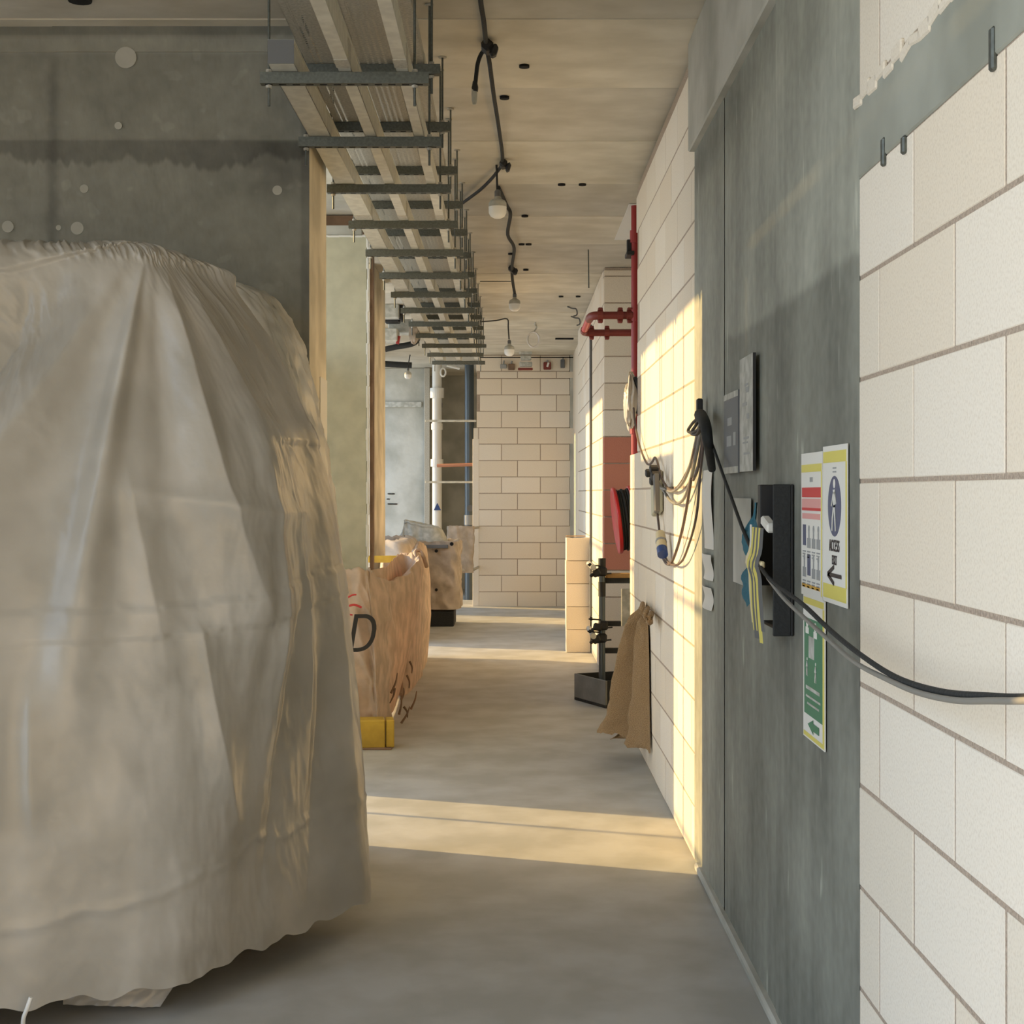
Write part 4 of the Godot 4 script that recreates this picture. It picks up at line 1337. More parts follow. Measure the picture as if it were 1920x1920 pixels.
func figure(t: Node3D, x: float, y: float, h: float, m: Material, z: float) -> void:
	# a walking figure, flat
	var s := mb()
	disc(s, Vector3(x, y + h * 0.42, z), Vector3(0, 0, 1), h * 0.085, 0.001, 18)
	var limb := func(a: Vector2, b: Vector2, w0: float, w1: float):
		var d := (b - a).normalized().orthogonal()
		var q := []
		for k in [a + d * w0, b + d * w1, b - d * w1, a - d * w0]: q.append(Vector3(x + k.x * h, y + k.y * h, z))
		var r := []
		for k in q: r.append(k + Vector3(0, 0, 0.001))
		var c: Vector3 = (q[0] + q[2]) * 0.5 + Vector3(0, 0, 0.0005)
		face(s, q, c); face(s, r, c)
	limb.call(Vector2(0.0, 0.31), Vector2(0.01, -0.02), 0.085, 0.075)
	limb.call(Vector2(0.03, 0.02), Vector2(0.13, -0.46), 0.05, 0.035)
	limb.call(Vector2(-0.02, 0.02), Vector2(-0.13, -0.22), 0.05, 0.04)
	limb.call(Vector2(-0.13, -0.20), Vector2(-0.17, -0.46), 0.04, 0.035)
	limb.call(Vector2(-0.05, 0.27), Vector2(-0.18, 0.06), 0.035, 0.03)
	limb.call(Vector2(-0.18, 0.08), Vector2(-0.23, 0.0), 0.03, 0.028)
	limb.call(Vector2(0.06, 0.27), Vector2(0.16, 0.04), 0.035, 0.03)
	obj("pictogram", s, m, t)

func arrow(t: Node3D, x: float, y: float, w: float, h: float, shaft: float, m: Material, z: float, solid := false) -> void:
	# points along -x
	var s := mb()
	var tri := func(p: Array):
		var q := []
		for k in p: q.append(Vector3(k.x, k.y, z))
		var c := Vector3((p[0].x + p[2].x) * 0.5, (p[0].y + p[2].y) * 0.5, z - 0.001)
		face(s, q, c)
	if solid:
		tri.call([Vector2(x - w * 0.5, y), Vector2(x, y - h * 0.5), Vector2(x, y + h * 0.5)])
		tri.call([Vector2(x, y - shaft), Vector2(x + w * 0.5, y - shaft), Vector2(x + w * 0.5, y + shaft), Vector2(x, y + shaft)])
	else:
		tri.call([Vector2(x - w * 0.42, y - shaft), Vector2(x + w * 0.5, y - shaft), Vector2(x + w * 0.5, y + shaft), Vector2(x - w * 0.42, y + shaft)])
		for sg in [-1.0, 1.0]:
			var a := Vector2(x - w * 0.5, y)
			var b := Vector2(x - w * 0.02, y + sg * h * 0.5)
			var d := (b - a).normalized().orthogonal() * shaft * 1.1
			tri.call([a + d, b + d, b - d, a - d])
	obj("arrow", s, m, t)

func wall_fittings() -> void:
	var s: SurfaceTool
	# access sign
	var t := on_wall("access_sign", "white access sign with a walking figure in a grey disc and a left arrow", "sign", 1567, 984)
	plate(t, "panel", -0.148, -0.21, 0.148, 0.21, M.paper, 0.0, 0.003)
	plate(t, "stripe", -0.140, 0.165, 0.140, 0.195, M.signyellow)
	plate(t, "stripe", -0.140, -0.198, 0.140, -0.160, M.signyellow)
	plate(t, "edge_strip", 0.132, -0.16, 0.146, 0.165, M.signyellow, 0.003, 0.0008)
	s = mb()
	disc(s, Vector3(0, 0.049, 0.0034), Vector3(0, 0, 1), 0.080, 0.001, 40)
	obj("disc", s, M.navy, t)
	figure(t, 0.0, 0.049, 0.142, M.paper, 0.0042)
	text(t, "ACCESS", 0.0, -0.056, 0.030, M.ink, 0.004, 0.85)
	text(t, "EXIT", 0.0, -0.094, 0.024, M.ink, 0.004, 0.85)
	arrow(t, 0.0, -0.134, 0.17, 0.046, 0.0055, M.ink, 0.0042)
	for q in [0.148, 0.138]:
		plate(t, "print_mark", -0.02, q, 0.02, q + 0.004, M.grey)
	# safety notice with rows of small figures
	t = on_wall("safety_notice", "white safety notice with a red banner and two rows of small figures", "notice", 1523.5, 984)
	plate(t, "panel", -0.150, -0.205, 0.150, 0.205, M.paper, 0.0, 0.003)
	plate(t, "stripe", -0.142, 0.150, 0.142, 0.172, M.signyellow)
	plate(t, "banner", -0.135, 0.078, 0.128, 0.106, M.signred)
	plate(t, "banner", -0.135, 0.048, 0.128, 0.074, M.signpink)
	plate(t, "banner", -0.135, 0.040, 0.128, 0.048, M.signred)
	plate(t, "banner", -0.130, 0.016, 0.122, 0.032, M.signpink)
	plate(t, "edge_strip", 0.134, -0.195, 0.146, 0.150, M.signyellow, 0.003, 0.0008)
	plate(t, "stripe", -0.135, -0.182, 0.120, -0.172, M.signamber)
	for r in 2:
		var y := -0.035 - 0.085 * r
		for k in 4:
			var x := -0.10 + 0.066 * k
			var dark: bool = (r == 0 and k == 0) or (r == 1 and k == 1)
			s = mb()
			if dark:
				span(s, Vector3(x - 0.022, y - 0.026, 0.003), Vector3(x + 0.022, y + 0.034, 0.0042))
			else:
				disc(s, Vector3(x, y + 0.022, 0.0036), Vector3(0, 0, 1), 0.011, 0.001, 14)
				span(s, Vector3(x - 0.008, y - 0.004, 0.003), Vector3(x + 0.008, y + 0.014, 0.0042))
				span(s, Vector3(x - 0.024, y - 0.032, 0.003), Vector3(x + 0.024, y - 0.004, 0.0042))
			obj("pictogram", s, M.navy if dark else M.grey, t)
			for l in 3:
				plate(t, "text_line", x - 0.024, y - 0.045 - 0.008 * l, x + 0.02 - 0.006 * l, y - 0.041 - 0.008 * l, M.grey)
	plate(t, "print_mark", -0.02, 0.122, 0.02, 0.135, M.grey)
	# dark strip drawn for the black gap between the two sheets
	s = mb()
	span(s, W(1545.5, 845, 0.006), W(1543.5, 1116, 0.006) + Vector3(0.004, 0, 0))
	solo("gap_strip", s, M.ink, "thin dark strip between the access sign and the safety notice", "strip")
	# green sign
	t = on_wall("exit_sign", "green and white sign with a left arrow, lowest on the concrete wall", "sign", 1527.5, 1257)
	plate(t, "panel", -0.150, -0.205, 0.150, 0.205, M.paper, 0.0, 0.003)
	plate(t, "stripe", -0.140, 0.182, 0.140, 0.200, M.signyellow)
	plate(t, "field", -0.130, -0.135, 0.122, 0.142, M.green)
	plate(t, "edge_strip", 0.126, -0.2, 0.146, 0.18, M.signyellow, 0.003, 0.0008)
	plate(t, "stripe", -0.140, -0.200, 0.126, -0.188, M.signyellow)
	for q in [[-0.085, 0.115], [0.03, 0.11]]:
		s = mb()
		disc(s, Vector3(q[0], q[1] + 0.012, 0.0044), Vector3(0, 0, 1), 0.014, 0.001, 14)
		span(s, Vector3(q[0] - 0.022, q[1] - 0.018, 0.0042), Vector3(q[0] + 0.022, q[1], 0.005))
		obj("pictogram", s, M.paper, t)
	plate(t, "banner", -0.06, 0.03, 0.015, 0.092, M.paper_grey, 0.0042)
	figure(t, -0.085, 0.0, 0.055, M.paper, 0.0046)
	figure(t, 0.035, -0.005, 0.06, M.paper, 0.0046)
	for q in [[-0.10, 0.09, -0.062, 0.010], [-0.10, 0.10, -0.085, 0.006], [-0.08, 0.08, -0.105, 0.006]]:
		plate(t, "text_line", q[0], q[2], q[1], q[2] + q[3], M.paper_grey, 0.0042)
	arrow(t, 0.0, -0.162, 0.16, 0.042, 0.011, M.green, 0.0042, true)
	# pale framed sheets further along
	t = on_wall("framed_sheet", "tall pale framed sheet, the higher of two fixed side by side on the concrete", "notice", 1404, 776, 0.012)
	plate(t, "panel", -0.150, -0.205, 0.150, 0.205, M.paper_grey, 0.0, 0.010)
	plate(t, "frame_edge", 0.150, -0.205, 0.156, 0.205, M.black, 0.0, 0.010)
	for q in [[-0.08, 0.02, 0.03, 0.012], [0.0, 0.06, 0.075, 0.02], [0.02, 0.07, -0.02, 0.02], [-0.05, 0.06, -0.09, 0.008], [-0.07, 0.04, -0.105, 0.006], [-0.05, 0.08, -0.145, 0.008], [-0.03, 0.05, 0.10, 0.008]]:
		plate(t, "text_line", q[0], q[2], q[1], q[2] + q[3], M.grey, 0.010)
	t = on_wall("dim_sheet", "dim grey sheet with pale end strips beside the tall framed sheet", "notice", 1373, 812, 0.010)
	plate(t, "panel", -0.185, -0.155, 0.185, 0.155, M.greydark, 0.0, 0.006)
	plate(t, "end_strip", -0.185, 0.132, 0.185, 0.155, M.paper_grey, 0.006)
	plate(t, "end_strip", -0.185, -0.155, 0.185, -0.130, M.paper_grey, 0.006)
	for q in [[-0.08, 0.03, 0.03, 0.03], [-0.1, 0.02, -0.05, 0.04], [0.07, 0.13, -0.05, 0.05]]:
		plate(t, "picture", q[0], q[2], q[1], q[2] + q[3], M.grey, 0.006)
	# curled papers at the edge of the concrete
	var yy := [880, 1033, 1092, 1148]
	var lab := ["tallest grey paper sheet on the concrete edge, just under the hanging cables", "middle grey paper sheet on the concrete edge below the cables", "lowest grey paper sheet on the concrete edge below the cables"]
	for k in 3:
		var a := W(1316, yy[k] + 3, 0.012)
		var b := W(1333, yy[k + 1] - 2, 0.012)
		var y1: float = a.y
		var y0: float = b.y
		var cu := func(u: float, v: float) -> Vector3:
			return Vector3(XR - 0.006 - 0.012 * sin(u * PI) - 0.006 * sin(v * 5.0 + k), lerpf(y1, y0, v), lerpf(a.z, b.z, u))
		solo("paper_sheet", sheet(10, 10, cu), M.paper, lab[k], "paper", "curled papers on the concrete edge")
	# faint taped sheet left of the black holder
	t = on_wall("taped_sheet", "faint curling sheet taped to the concrete left of the black holder", "paper", 1392, 985, 0.006)
	plate(t, "panel", -0.22, -0.22, 0.2, 0.10, M.concrete, 0.0, 0.002)
	# black document holder
	t = thing("document_holder", "black open holder fixed to the concrete left of the white notices", "holder")
	var z0 := -4.865
	var z1 := -4.578
	var yt := EYE + (925 - 908) * 4.6 / 2830.0
	var yb := EYE + (925 - 1192) * 4.6 / 2830.0
	s = mb()
	span(s, Vector3(XR - 0.012, yb, z0), Vector3(XR - 0.002, yt, z1), 0.003)
	obj("back_plate", s, M.black, t)
	s = mb()
	span(s, Vector3(0.795, yb, z1 - 0.008), Vector3(XR - 0.01, yt, z1), 0.003)
	obj("side_plate", s, M.rubber, t)
	s = mb()
	span(s, Vector3(0.795, yb + 0.14, z0), Vector3(XR - 0.01, yt, z0 + 0.05), 0.003)
	obj("side_plate", s, M.black, t)
	s = mb()
	span(s, Vector3(0.80, yb + 0.02, z0 + 0.05), Vector3(XR - 0.012, yb + 0.03, z1 - 0.008), 0.003)
	obj("shelf", s, M.black, t)
	s = mb()
	span(s, Vector3(XR - 0.03, yb + 0.18, z0 + 0.08), Vector3(XR - 0.012, yt - 0.01, z1 - 0.06), 0.003)
	obj("inner_plate", s, M.greydark, t)
	# striped barrier tape folded over the holder
	t = thing("barrier_tape", "bundle of yellow and black striped tape hanging out of the black holder", "tape")
	for k in 7:
		var m: Material = M.signyellow if k % 2 else M.greydark
		if k == 0: m = M.cream
		var f := func(u: float, v: float) -> Vector3:
			var x := lerpf(0.775 - 0.010 * sin(v * 3.0), 0.800, u * 0.2)
			var za := lerpf(-4.845, -4.63, (k + u) / 7.0)
			return Vector3(x - 0.012 * gs(v, 0.35, 0.08), lerpf(EYE - (990 - 925) * 4.7 / 2830.0, EYE - (1178 - 925) * 4.7 / 2830.0 - 0.016 * (k % 3) + 0.03 * (3 - absf(k - 4.0)) * -0.2, v), za - 0.03 * (1.0 - v))
		obj("strip", sheet(2, 16, f), m, t)
	s = mb()
	box(s, Vector3(0.772, 1.50, -4.73), Vector3(0.014, 0.022, 0.21), 0.004)
	obj("knot_band", s, M.cream, t)
	s = mb()
	box(s, Vector3(0.80, EYE - (990 - 925) * 4.7 / 2830.0 + 0.012, -4.69), Vector3(0.03, 0.03, 0.12), 0.006, Basis(Vector3.RIGHT, 0.2))
	solo("folded_paper", s, M.paper, "white folded paper standing on the striped tape in the holder", "paper")
	s = mb()
	span(s, Vector3(0.77, 1.44, -4.865), Vector3(0.775, 1.62, -4.85), 0.001)
	solo("white_slip", s, M.paper, "narrow white slip between the blue cloth and the striped tape", "paper")
	# blue cloth
	var nc := noise(101, 1.0, 2)
	var bc := func(u: float, v: float) -> Vector3:
		var y := lerpf(EYE - 0.03, EYE - 0.335, v)
		var w := 0.05 + 0.30 * sm(0.0, 0.25, v) - 0.20 * gs(v, 0.5, 0.10) - 0.12 * sm(0.85, 1.0, v)
		var z := -4.87 - w * (1.0 - u)
		return Vector3(0.792 + 0.012 * nc.get_noise_2d(u * 3.0, v * 4.0) + 0.008 * (1.0 - u), y - 0.05 * (1.0 - u) * sm(0.0, 0.2, v), z)
	solo("blue_cloth", sheet(14, 24, bc), M.blue_cloth, "faded blue cloth hanging from the far side of the black holder", "cloth")
	# hook and cables at the corner
	t = thing("cable_hook", "black hook with a taped bundle on the edge of the concrete wall", "hook")
	s = mb()
	box(s, W(1311.5, 771, 0.03), Vector3(0.025, 0.11, 0.05), 0.005)
	obj("hook", s, M.black, t)
	s = mb()
	tube(s, curve([W(1313, 778, 0.05), W(1322, 795, 0.07), W(1327, 825, 0.07), W(1331, 852, 0.05), W(1335, 880, 0.03)], 5), 0.027, 10, 0.016)
	obj("bundle", s, M.rubber, t)
	for q in [[1290, 808, 1296, 795], [1296, 812, 1301, 800]]:
		s = mb()
		tube(s, curve([W(1312, 782, 0.04), W(q[2] + 4, q[3] - 3, 0.04), W(q[0], q[1], 0.04), W(q[2] + 6, q[1] + 2, 0.04), W(1314, 800, 0.05)], 6), 0.0075, 7)
		obj("loop", s, M.black, t)
	var runs := [
		["thin dark cable draped from the red riser over the plug box to the hook", M.cable_brown, 0.007, [[1188, 765], [1191, 795], [1199, 835], [1210, 864], [1217, 871], [1223, 866], [1228, 858], [1233, 868], [1240, 895], [1252, 915], [1264, 919], [1280, 900], [1296, 865], [1306, 820], [1313, 790]]],
		["pale cable looping from the plug box up to the hook", M.cable_grey, 0.008, [[1224, 902], [1232, 912], [1246, 917], [1262, 921], [1280, 905], [1294, 872], [1303, 835], [1313, 795]]],
		["grey cable in the deeper loop below the plug box", M.cable_grey, 0.008, [[1234, 905], [1248, 926], [1258, 940], [1271, 944], [1284, 932], [1296, 895], [1306, 850], [1316, 800]]],
		["long brown cable from the blue connector up to the hook", M.cable_brown, 0.0075, [[1241, 1043], [1249, 1056], [1258, 1056], [1269, 1030], [1281, 985], [1291, 930], [1300, 870], [1308, 830], [1317, 800]]],
		["lowest thin brown cable looping from the connector to the concrete edge", M.cable_brown, 0.006, [[1246, 1040], [1252, 1053], [1266, 1060], [1280, 1050], [1292, 1020], [1302, 985], [1308, 950], [1312, 900], [1318, 840], [1320, 805]]],
		["short cable hanging from the plug box down to the blue connector", M.cable_brown, 0.007, [[1231, 950], [1234, 975], [1237, 1002]]],
		["cable that runs straight down beside the concrete edge", M.cable_brown, 0.007, [[1320, 800], [1315, 840], [1308, 880], [1300, 900]]],
	]
	for q in runs:
		var pts := []
		for p in q[3]: pts.append(W(p[0], p[1], 0.03))
		s = mb()
		tube(s, curve(pts, 5), q[2], 7)
		solo("cable", s, q[1], q[0], "cable", "cables on the far block wall")
	t = thing("plug_box", "green-white plug box with black switches hung on the block wall", "plug box")
	s = mb()
	var pb := W(1225, 925, 0.05)
	box(s, pb + Vector3(0.02, 0.0, 0.0), Vector3(0.05, 0.24, 0.20), 0.008, Basis(Vector3.RIGHT, -0.16))
	obj("body", s, M.board, t)
	s = mb()
	box(s, W(1231, 925, 0.085), Vector3(0.03, 0.21, 0.05), 0.006, Basis(Vector3.RIGHT, -0.25))
	obj("socket_strip", s, M.greydark, t)
	s = mb()
	for q in [[1218, 887, 0.03], [1226, 880, 0.03], [1229, 893, 0.035], [1226, 902, 0.03]]:
		box(s, W(q[0], q[1], 0.07), Vector3(0.05, q[2] * 1.3, q[2] * 1.6), 0.008, Basis(Vector3.RIGHT, 0.4))
	obj("plug", s, M.black, t)
	t = thing("connector", "inline cable connector with a cream body and blue end below the plug box", "connector")
	var c0 := W(1238, 1000, 0.05)
	var c1 := W(1241, 1028, 0.05)
	var c2 := W(1243, 1043, 0.05)
	s = mb()
	tube(s, [c0, c0.lerp(c1, 0.3), c0.lerp(c1, 0.7), c1], 0.026, 12, 0.03)
	var cbody := obj("body", s, M.cream, t)
	s = mb()
	tube(s, [c1, c1.lerp(c2, 0.8)], 0.029, 12)
	obj("blue_end", s, M.plug_blue, t)
	s = mb()
	tube(s, [c0.lerp(c1, 0.5), c0.lerp(c1, 0.62)], 0.031, 12)
	obj("ring", s, M.grey, cbody)
	# the two long cables that swing towards the viewer
	var long := [[1322, 800, .83], [1336, 835, .82], [1352, 880, .81], [1372, 935, .80], [1392, 990, .79], [1412, 1036, .775], [1432, 1072, .765], [1455, 1096, .76], [1505, 1133, .765], [1555, 1180, .77], [1610, 1225, .77], [1680, 1270, .77], [1760, 1296, .76], [1850, 1305, .75], [1935, 1307, .74], [2080, 1290, .73]]
	var pts := []
	for q in long: pts.append(P(q[0], q[1], q[2] * 2830.0 / (q[0] - 958.0)))
	s = mb()
	pts.append_array([Vector3(0.79, 1.47, -1.1), Vector3(0.835, 1.62, -0.6), Vector3(0.85, 1.72, -0.45)])
	tube(s, curve(pts, 6), 0.0062, 10)
	solo("long_cable", s, M.rubber, "long dark cable sagging across the concrete from the hook towards the viewer", "cable")
	long = [[1440, 1084, .762], [1470, 1122, .762], [1510, 1160, .765], [1560, 1205, .77], [1605, 1243, .77], [1660, 1272, .765], [1720, 1298, .757], [1790, 1313, .747], [1860, 1314, .738], [1935, 1313, .73], [2080, 1297, .72]]
	pts = []
	for q in long: pts.append(P(q[0], q[1], q[2] * 2830.0 / (q[0] - 958.0)))
	s = mb()
	pts.append_array([Vector3(0.785, 1.455, -1.1), Vector3(0.83, 1.60, -0.6), Vector3(0.848, 1.70, -0.43)])
	tube(s, curve(pts, 6), 0.0058, 10)
	solo("long_cable", s, M.cable_grey, "long grey cable running just under the dark one across the pale blocks", "cable")

# ---------------------------------------------------------------- festoon lamps
func bulb(at: Vector3, r: float, label: String) -> void:
	# at: the lowest point of the globe
	var t := thing("festoon_lamp", label, "lamp", at, 0.0, "")
	var s := mb()
	lathe(s, [Vector2(0.0, 0.0), Vector2(r * 0.45, r * 0.06), Vector2(r * 0.8, r * 0.28), Vector2(r * 0.98, r * 0.62), Vector2(r, r * 1.3)], 24)
	obj("globe", s, M.lamp, t)
	s = mb()
	lathe(s, [Vector2(r, r * 1.3), Vector2(r * 0.97, r * 1.75), Vector2(r * 0.8, r * 2.0), Vector2(r * 0.38, r * 2.2), Vector2(r * 0.3, r * 2.5)], 24)
	obj("heat_sink", s, M.paper_grey, t)
	s = mb()
	lathe(s, [Vector2(r * 0.34, r * 2.45), Vector2(r * 0.34, r * 3.0), Vector2(r * 0.2, r * 3.2)], 16)
	obj("lamp_holder", s, M.greydark, t)

func festoon() -> void:
	var s: SurfaceTool
	var C := func(px: float, py: float, drop: float) -> Vector3:
		# a point that hangs a little below the ceiling
		return P(px, py, (CH - EYE - drop) * 2830.0 / (925.0 - py))
	var main := [C.call(898, -60, .03), C.call(901, 0, .04), C.call(907, 40, .05), C.call(912, 85, .02), C.call(918, 120, .05), C.call(926, 180, .07), C.call(936, 245, .05), C.call(942, 300, .02), C.call(930, 325, .03), C.call(905, 352, .04), C.call(882, 370, .03), C.call(867, 381, .02)]
	s = mb()
	tube(s, curve(main, 6), 0.011, 8)
	solo("festoon_cable", s, M.rubber, "thick black festoon cable looping along the near ceiling to the tray hangers", "cable")
	var far := [C.call(935, 352, .02), C.call(950, 385, .02), C.call(957, 402, .05), C.call(952, 440, .06), C.call(964, 465, .05), C.call(960, 500, .03), C.call(961, 525, .10), P(965, 550, 14.6)]
	s = mb()
	tube(s, curve(far, 6), 0.014, 8)
	solo("festoon_cable", s, M.rubber, "further festoon cable hanging in loops between the big lamp and the next", "cable")
	for q in [[914, 88, 0.055], [944, 308, 0.045], [960, 505, 0.07]]:
		s = mb()
		var p: Vector3 = C.call(q[0], q[1], 0.03)
		box(s, p, Vector3(q[2], 0.05, 0.10), 0.012, Basis(Vector3.BACK, -0.7))
		box(s, p + Vector3(0.03, -0.025, 0.02), Vector3(q[2] * 0.6, 0.06, 0.06), 0.012, Basis(Vector3.BACK, -0.3))
		solo("cable_clip", s, M.black, "black cable clip at %s" % ["the first drop of the near festoon cable", "the bend above the big white lamp", "the foot of the further festoon loops"][[914, 944, 960].find(q[0])], "clip")
	# drop lead with an empty holder
	var t := thing("drop_lead", "short black lead with a lamp holder hanging from the near festoon cable", "lamp holder")
	var d := 7.12
	s = mb()
	tube(s, curve([P(912, 92, d), P(903, 100, d), P(896, 118, d), P(893, 140, d), P(891, 160, d)], 5), 0.010, 8)
	obj("lead", s, M.rubber, t)
	s = mb()
	lathe(s, [Vector2(0.008, 0.0), Vector2(0.013, 0.02), Vector2(0.014, 0.05), Vector2(0.012, 0.09)], 12, P(889.5, 196, d))
	obj("bulb", s, M.paper_grey, t)
	s = mb()
	lathe(s, [Vector2(0.014, 0.0), Vector2(0.016, 0.02), Vector2(0.010, 0.05)], 12, P(890.5, 172, d))
	obj("holder", s, M.black, t)
	bulb(P(933, 410, 9.7), 0.058, "big white lamp hanging nearest, below the bend of the festoon cable")
	bulb(P(965, 584, 14.6), 0.056, "white lamp hanging second along the corridor, under the cable loops")
	bulb(P(955, 668, 17.8), 0.060, "white lamp on a thin lead just before the far block wall")
	bulb(P(815, 549, 12.6), 0.034, "small pale lamp hanging under the middle trunking")
	bulb(P(765, 711, 21.5), 0.05, "pale lamp hanging at the left before the grey concrete pier")
	for q in [["thin lead that holds the lamp before the far block wall", [Vector3(-0.352, 3.712, -17.52), P(930, 601, 17.6), P(951, 598, 17.6), P(953, 615, 17.7), P(954.5, 636, 17.8)]], ["thin lead that holds the big nearest lamp", [P(931, 309, 9.7), P(932.5, 361, 9.7)]], ["thin lead that holds the lamp by the grey pier", [P(769, 665, 21.5), P(766, 682, 21.5), P(765, 690, 21.5)]], ["thin lead that holds the small lamp under the trunking", [P(814, 498, 12.6), P(815, 530, 12.6)]], ["thin stretched wire across the ceiling beside the trays", [P(900, 527, 15.0), P(958, 527, 15.0)]]]:
		s = mb()
		tube(s, curve(q[1], 4), 0.008, 6)
		solo("lead", s, M.rubber, q[0], "cable")
	# coil of clear hose and its tie
	t = thing("hose_coil", "coil of clear hose tied to the ceiling beside the last lamp", "hose")
	s = mb()
	for k in 3:
		var pts := []
		for i in 25:
			var a := TAU * i / 24.0
			pts.append(P(1000, 637, 19.0) + Vector3(cos(a) * (0.068 + 0.004 * k), sin(a) * (0.10 - 0.004 * k), 0.02 * k + 0.01 * sin(a * 2.0)))
		tube(s, pts, 0.010, 7)
	obj("coil", s, M.film, t)
	s = mb()
	tube(s, curve([P(1004, 604, 18.6), P(1003, 608, 18.8), P(1006, 614, 19.0), P(1001, 622, 19.0)], 4), 0.010, 6)
	obj("tie", s, M.paper_grey, t)
	# hooks and wire ends on the ceiling
	for q in [[1072, 578, "bent dark wire end on the ceiling before the pipe loop"], [1078, 596, "small ring of wire hanging from the ceiling by the pipe loop"]]:
		s = mb()
		var p: Vector3 = C.call(q[0], q[1], 0.02)
		tube(s, curve([p + Vector3(-0.05, 0.02, 0), p, p + Vector3(0.05, -0.01, 0), p + Vector3(0.06, -0.07, 0), p + Vector3(0.02, -0.09, 0)], 4), 0.009, 6)
		solo("wire_hook", s, M.greydark, q[2], "hook")
	s = mb()
	tube(s, [P(1103, 468, 13.05), P(1104, 540, 13.05)], 0.006, 6)
	solo("drop_rod", s, M.strut, "thin steel rod hanging from the ceiling before the alcove", "rod")

# ---------------------------------------------------------------- services at the far end
func far_services() -> void:
	var s: SurfaceTool
	var z := 24.6
	var t := thing("soil_pipe", "white upright soil pipe with collars and a blue triangle label", "pipe")
	s = mb()
	tube(s, [P(819.5, 682, z), P(819.5, 1180, z)], 0.078, 20)
	obj("pipe", s, M.white, t)
	for q in [[737, 13, 0.16], [800, 11, 0.10], [868, 12, 0.12], [1001, 12, 0.08]]:
		s = mb()
		disc(s, P(819.5, q[0], z), Vector3.UP, q[1] * z / 2830.0, q[2], 20)
		obj("collar", s, M.white, t)
	s = mb()
	var c := P(820, 951, z - 0.12)
	var tri := [c + Vector3(-0.06, -0.05, 0), c + Vector3(0.06, -0.05, 0), c + Vector3(0, 0.07, 0)]
	face(s, tri, c - Vector3(0, 0, 0.1))
	var back := []
	for p in tri: back.append(p - Vector3(0, 0, 0.004))
	face(s, back, c)
	obj("label", s, M.plug_blue, t)
	s = mb()
	for k in 3: tube(s, [P(829, 760 - k * 2, z), P(829, 764, z)], 0.01, 5)
	obj("clip", s, M.grey, t)
	s = mb()
	var pts := []
	for i in 21:
		var a := TAU * i / 20.0
		pts.append(P(831, 698, 24.2) + Vector3(cos(a) * 0.04, sin(a) * 0.065, 0))
	tube(s, pts, 0.015, 8)
	solo("pipe_socket", s, M.white, "open white pipe socket high up beside the white soil pipe", "pipe socket")
	t = thing("steel_riser", "dark steel riser with a bright edge beside the far block wall", "pipe")
	s = mb()
	tube(s, [P(880, 680, 24.4), P(880, 1140, 24.4)], 0.075, 20)
	obj("pipe", s, M.pipe_dark, t)
	s = mb()
	disc(s, P(880, 975, 24.4), Vector3.UP, 0.085, 0.16, 20)
	obj("coupling", s, M.grey, t)
	s = mb()
	disc(s, P(882, 953, 24.28), Vector3(0, 0, 1), 0.055, 0.03, 16)
	obj("blank", s, M.greydark, t)
	for q in [[789, 0.014, "galvanised support rail across the pipes, upper of two"], [904, 0.014, "galvanised support rail across the pipes, lower of two"]]:
		s = mb()
		span(s, P(797, q[0] + 2, 24.25), P(893, q[0] - 2, 24.25) + Vector3(0, 0, -0.04), 0.003)
		solo("support_rail", s, M.galv, q[2], "rail", "support rails behind the far wall")
	s = mb()
	tube(s, [P(820, 873, 24.3), P(890, 871, 24.1)], 0.028, 10)
	solo("copper_tube", s, M.orange, "orange-brown tube lying level across the white soil pipe", "tube")
	s = mb()
	tube(s, [P(838, 685, 24.3), P(862, 691, 24.3)], 0.022, 8)
	solo("white_conduit", s, M.white, "short slanting white conduit under the end of the trunkings", "conduit")
	s = mb()
	span(s, P(795, 690, 25.27), P(806, 1162, 25.27) + Vector3(0, 0, -0.1), 0.006)
	solo("corner_batten", s, M.galv_dull, "pale upright batten on the corner of the grey concrete pier", "batten")
	for q in [[924, "first"], [935, "second"], [944, "third"]]:
		pass
	t = thing("wall_marking", "faint red and grey handwriting on the grey concrete pier", "marking")
	for q in [[727, 740, 925, 2.0], [725, 731, 935, 1.6], [727, 745, 944, 2.0]]:
		s = mb()
		span(s, P(q[0], q[2] + q[3], 25.39), P(q[1], q[2], 25.39))
		obj("stroke", s, M.signpink, t)
	# boxes high on the far wall
	for q in [[944, 687, 6, 4, M.grey, "small grey box, leftmost in the row on the far wall"], [959, 688, 6, 6, M.brown, "dark brown outlet box beside the small grey box on the far wall"], [1026, 686, 7, 7, M.oxide, "red-brown outlet box with a white tag on the far wall"], [1055, 682, 4, 8, M.greydark, "dark dangling wire box at the right of the far wall"]]:
		t = thing("outlet_box", q[5], "outlet box")
		s = mb()
		var p := P(q[0], q[1], 22.96)
		box(s, p, Vector3(q[2] * 2, q[3] * 2, 6) * 22.96 / 2830.0, 0.008)
		obj("body", s, q[4], t)
		s = mb()
		tube(s, [p + Vector3(0, q[3] * 22.96 / 2830.0, 0), p + Vector3(0.01, 0.09, 0)], 0.012, 6)
		obj("conduit_end", s, M.grey, t)
		if q[0] == 1026:
			s = mb()
			box(s, p + Vector3(0.01, 0.015, 0.03), Vector3(0.03, 0.07, 0.01), 0.002, Basis(Vector3.BACK, -0.3))
			obj("tag", s, M.white, t)
	t = thing("exit_light", "stacked pale light fittings hanging below the ceiling at the far wall", "light fitting")
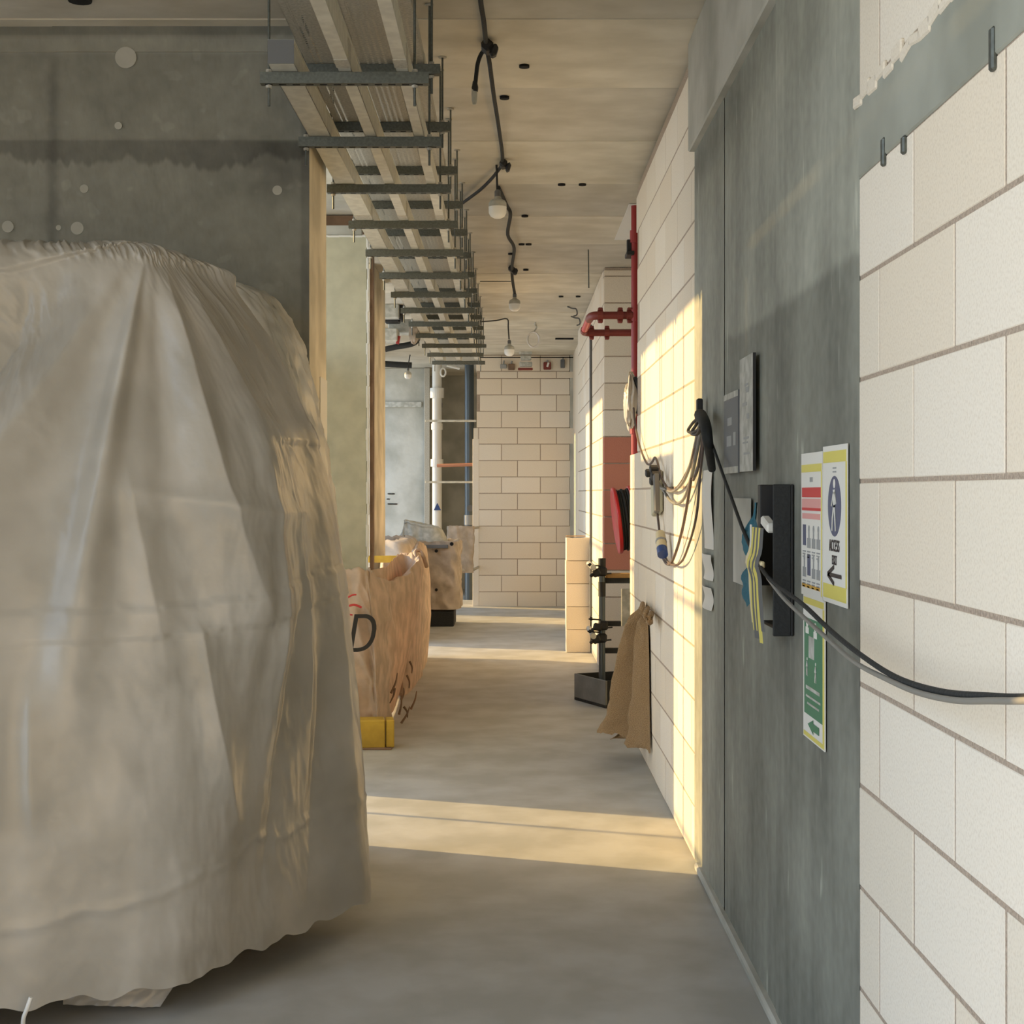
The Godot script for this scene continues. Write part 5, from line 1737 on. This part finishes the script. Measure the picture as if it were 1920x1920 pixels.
	for q in [[986, 660, 12, 5], [986, 671, 10, 5], [986, 683, 12, 5], [985, 692, 14, 2.5]]:
		s = mb()
		box(s, P(q[0], q[1], 22.5), Vector3(q[2] * 2, q[3] * 1.8, 10) * 22.5 / 2830.0, 0.01)
		obj("unit", s, M.paper_grey if q[3] > 3 else M.oxide, t)
	s = mb()  # dark strip drawn along the top of the far wall
	span(s, P(900, 671, 22.9), P(1076, 669.5, 22.9))
	solo("ceiling_gap", s, M.hole, "dark strip drawn for the gap between the far block wall and the ceiling", "packing")
	# ducts and pipes at the left under the ceiling
	t = thing("duct_box", "pale duct boxes under the ceiling left of the cable trays", "duct")
	for q in [[735, 586, 15, 13, 17.0], [752, 614, 22, 12, 17.6], [735, 630, 12, 12, 17.2]]:
		s = mb()
		box(s, P(q[0], q[1], q[4]), Vector3(q[2] * 2, q[3] * 2, 60) * q[4] / 2830.0, 0.01)
		obj("section", s, M.paper_grey, t)
	for q in [[736, 598, 14, 8, 17.1, "black damper box under the pale duct at the left"], [753, 580, 3.5, 22, 17.0, "black upright plate beside the pale duct at the left"]]:
		s = mb()
		box(s, P(q[0], q[1], q[4]), Vector3(q[2] * 2, q[3] * 2, 30) * q[4] / 2830.0, 0.01)
		solo("damper", s, M.black, q[5], "damper")
	var nb := noise(111, 1.0, 3)
	var fb := func(u: float, v: float) -> Vector3:
		var ph := u * TAU
		var th := v * PI
		var r := 0.085 + 0.03 * nb.get_noise_2d(cos(ph) * 2.0 + 5.0, sin(ph) * 2.0 + v * 4.0)
		return P(777, 622, 17.3) + Vector3(cos(ph) * sin(th) * r * 0.7, -cos(th) * r * 1.5, sin(ph) * sin(th) * r)
	solo("wrapped_end", sheet(28, 24, fb, true), M.sack2, "film-wrapped duct end beside the pale duct boxes", "duct end")
	s = mb()
	tube(s, curve([P(722, 655, 17.4), P(745, 650, 17.4), P(768, 646, 17.4), P(780, 640, 17.4), P(784, 628, 17.4), P(785, 605, 17.4)], 6), 0.034, 10)
	solo("bent_pipe", s, M.rubber, "black insulated pipe bending up beside the film-wrapped duct end", "pipe")
	s = mb()
	tube(s, [P(715, 682, 22.0), P(772, 685, 22.0)], 0.045, 10)
	solo("level_pipe", s, M.rubber, "level black pipe under the ceiling before the grey pier", "pipe")
	s = mb()
	tube(s, [P(745, 645, 17.1), P(748, 630, 17.1)], 0.02, 8)
	solo("red_valve", s, M.red, "small dark red valve above the bent black pipe", "valve")
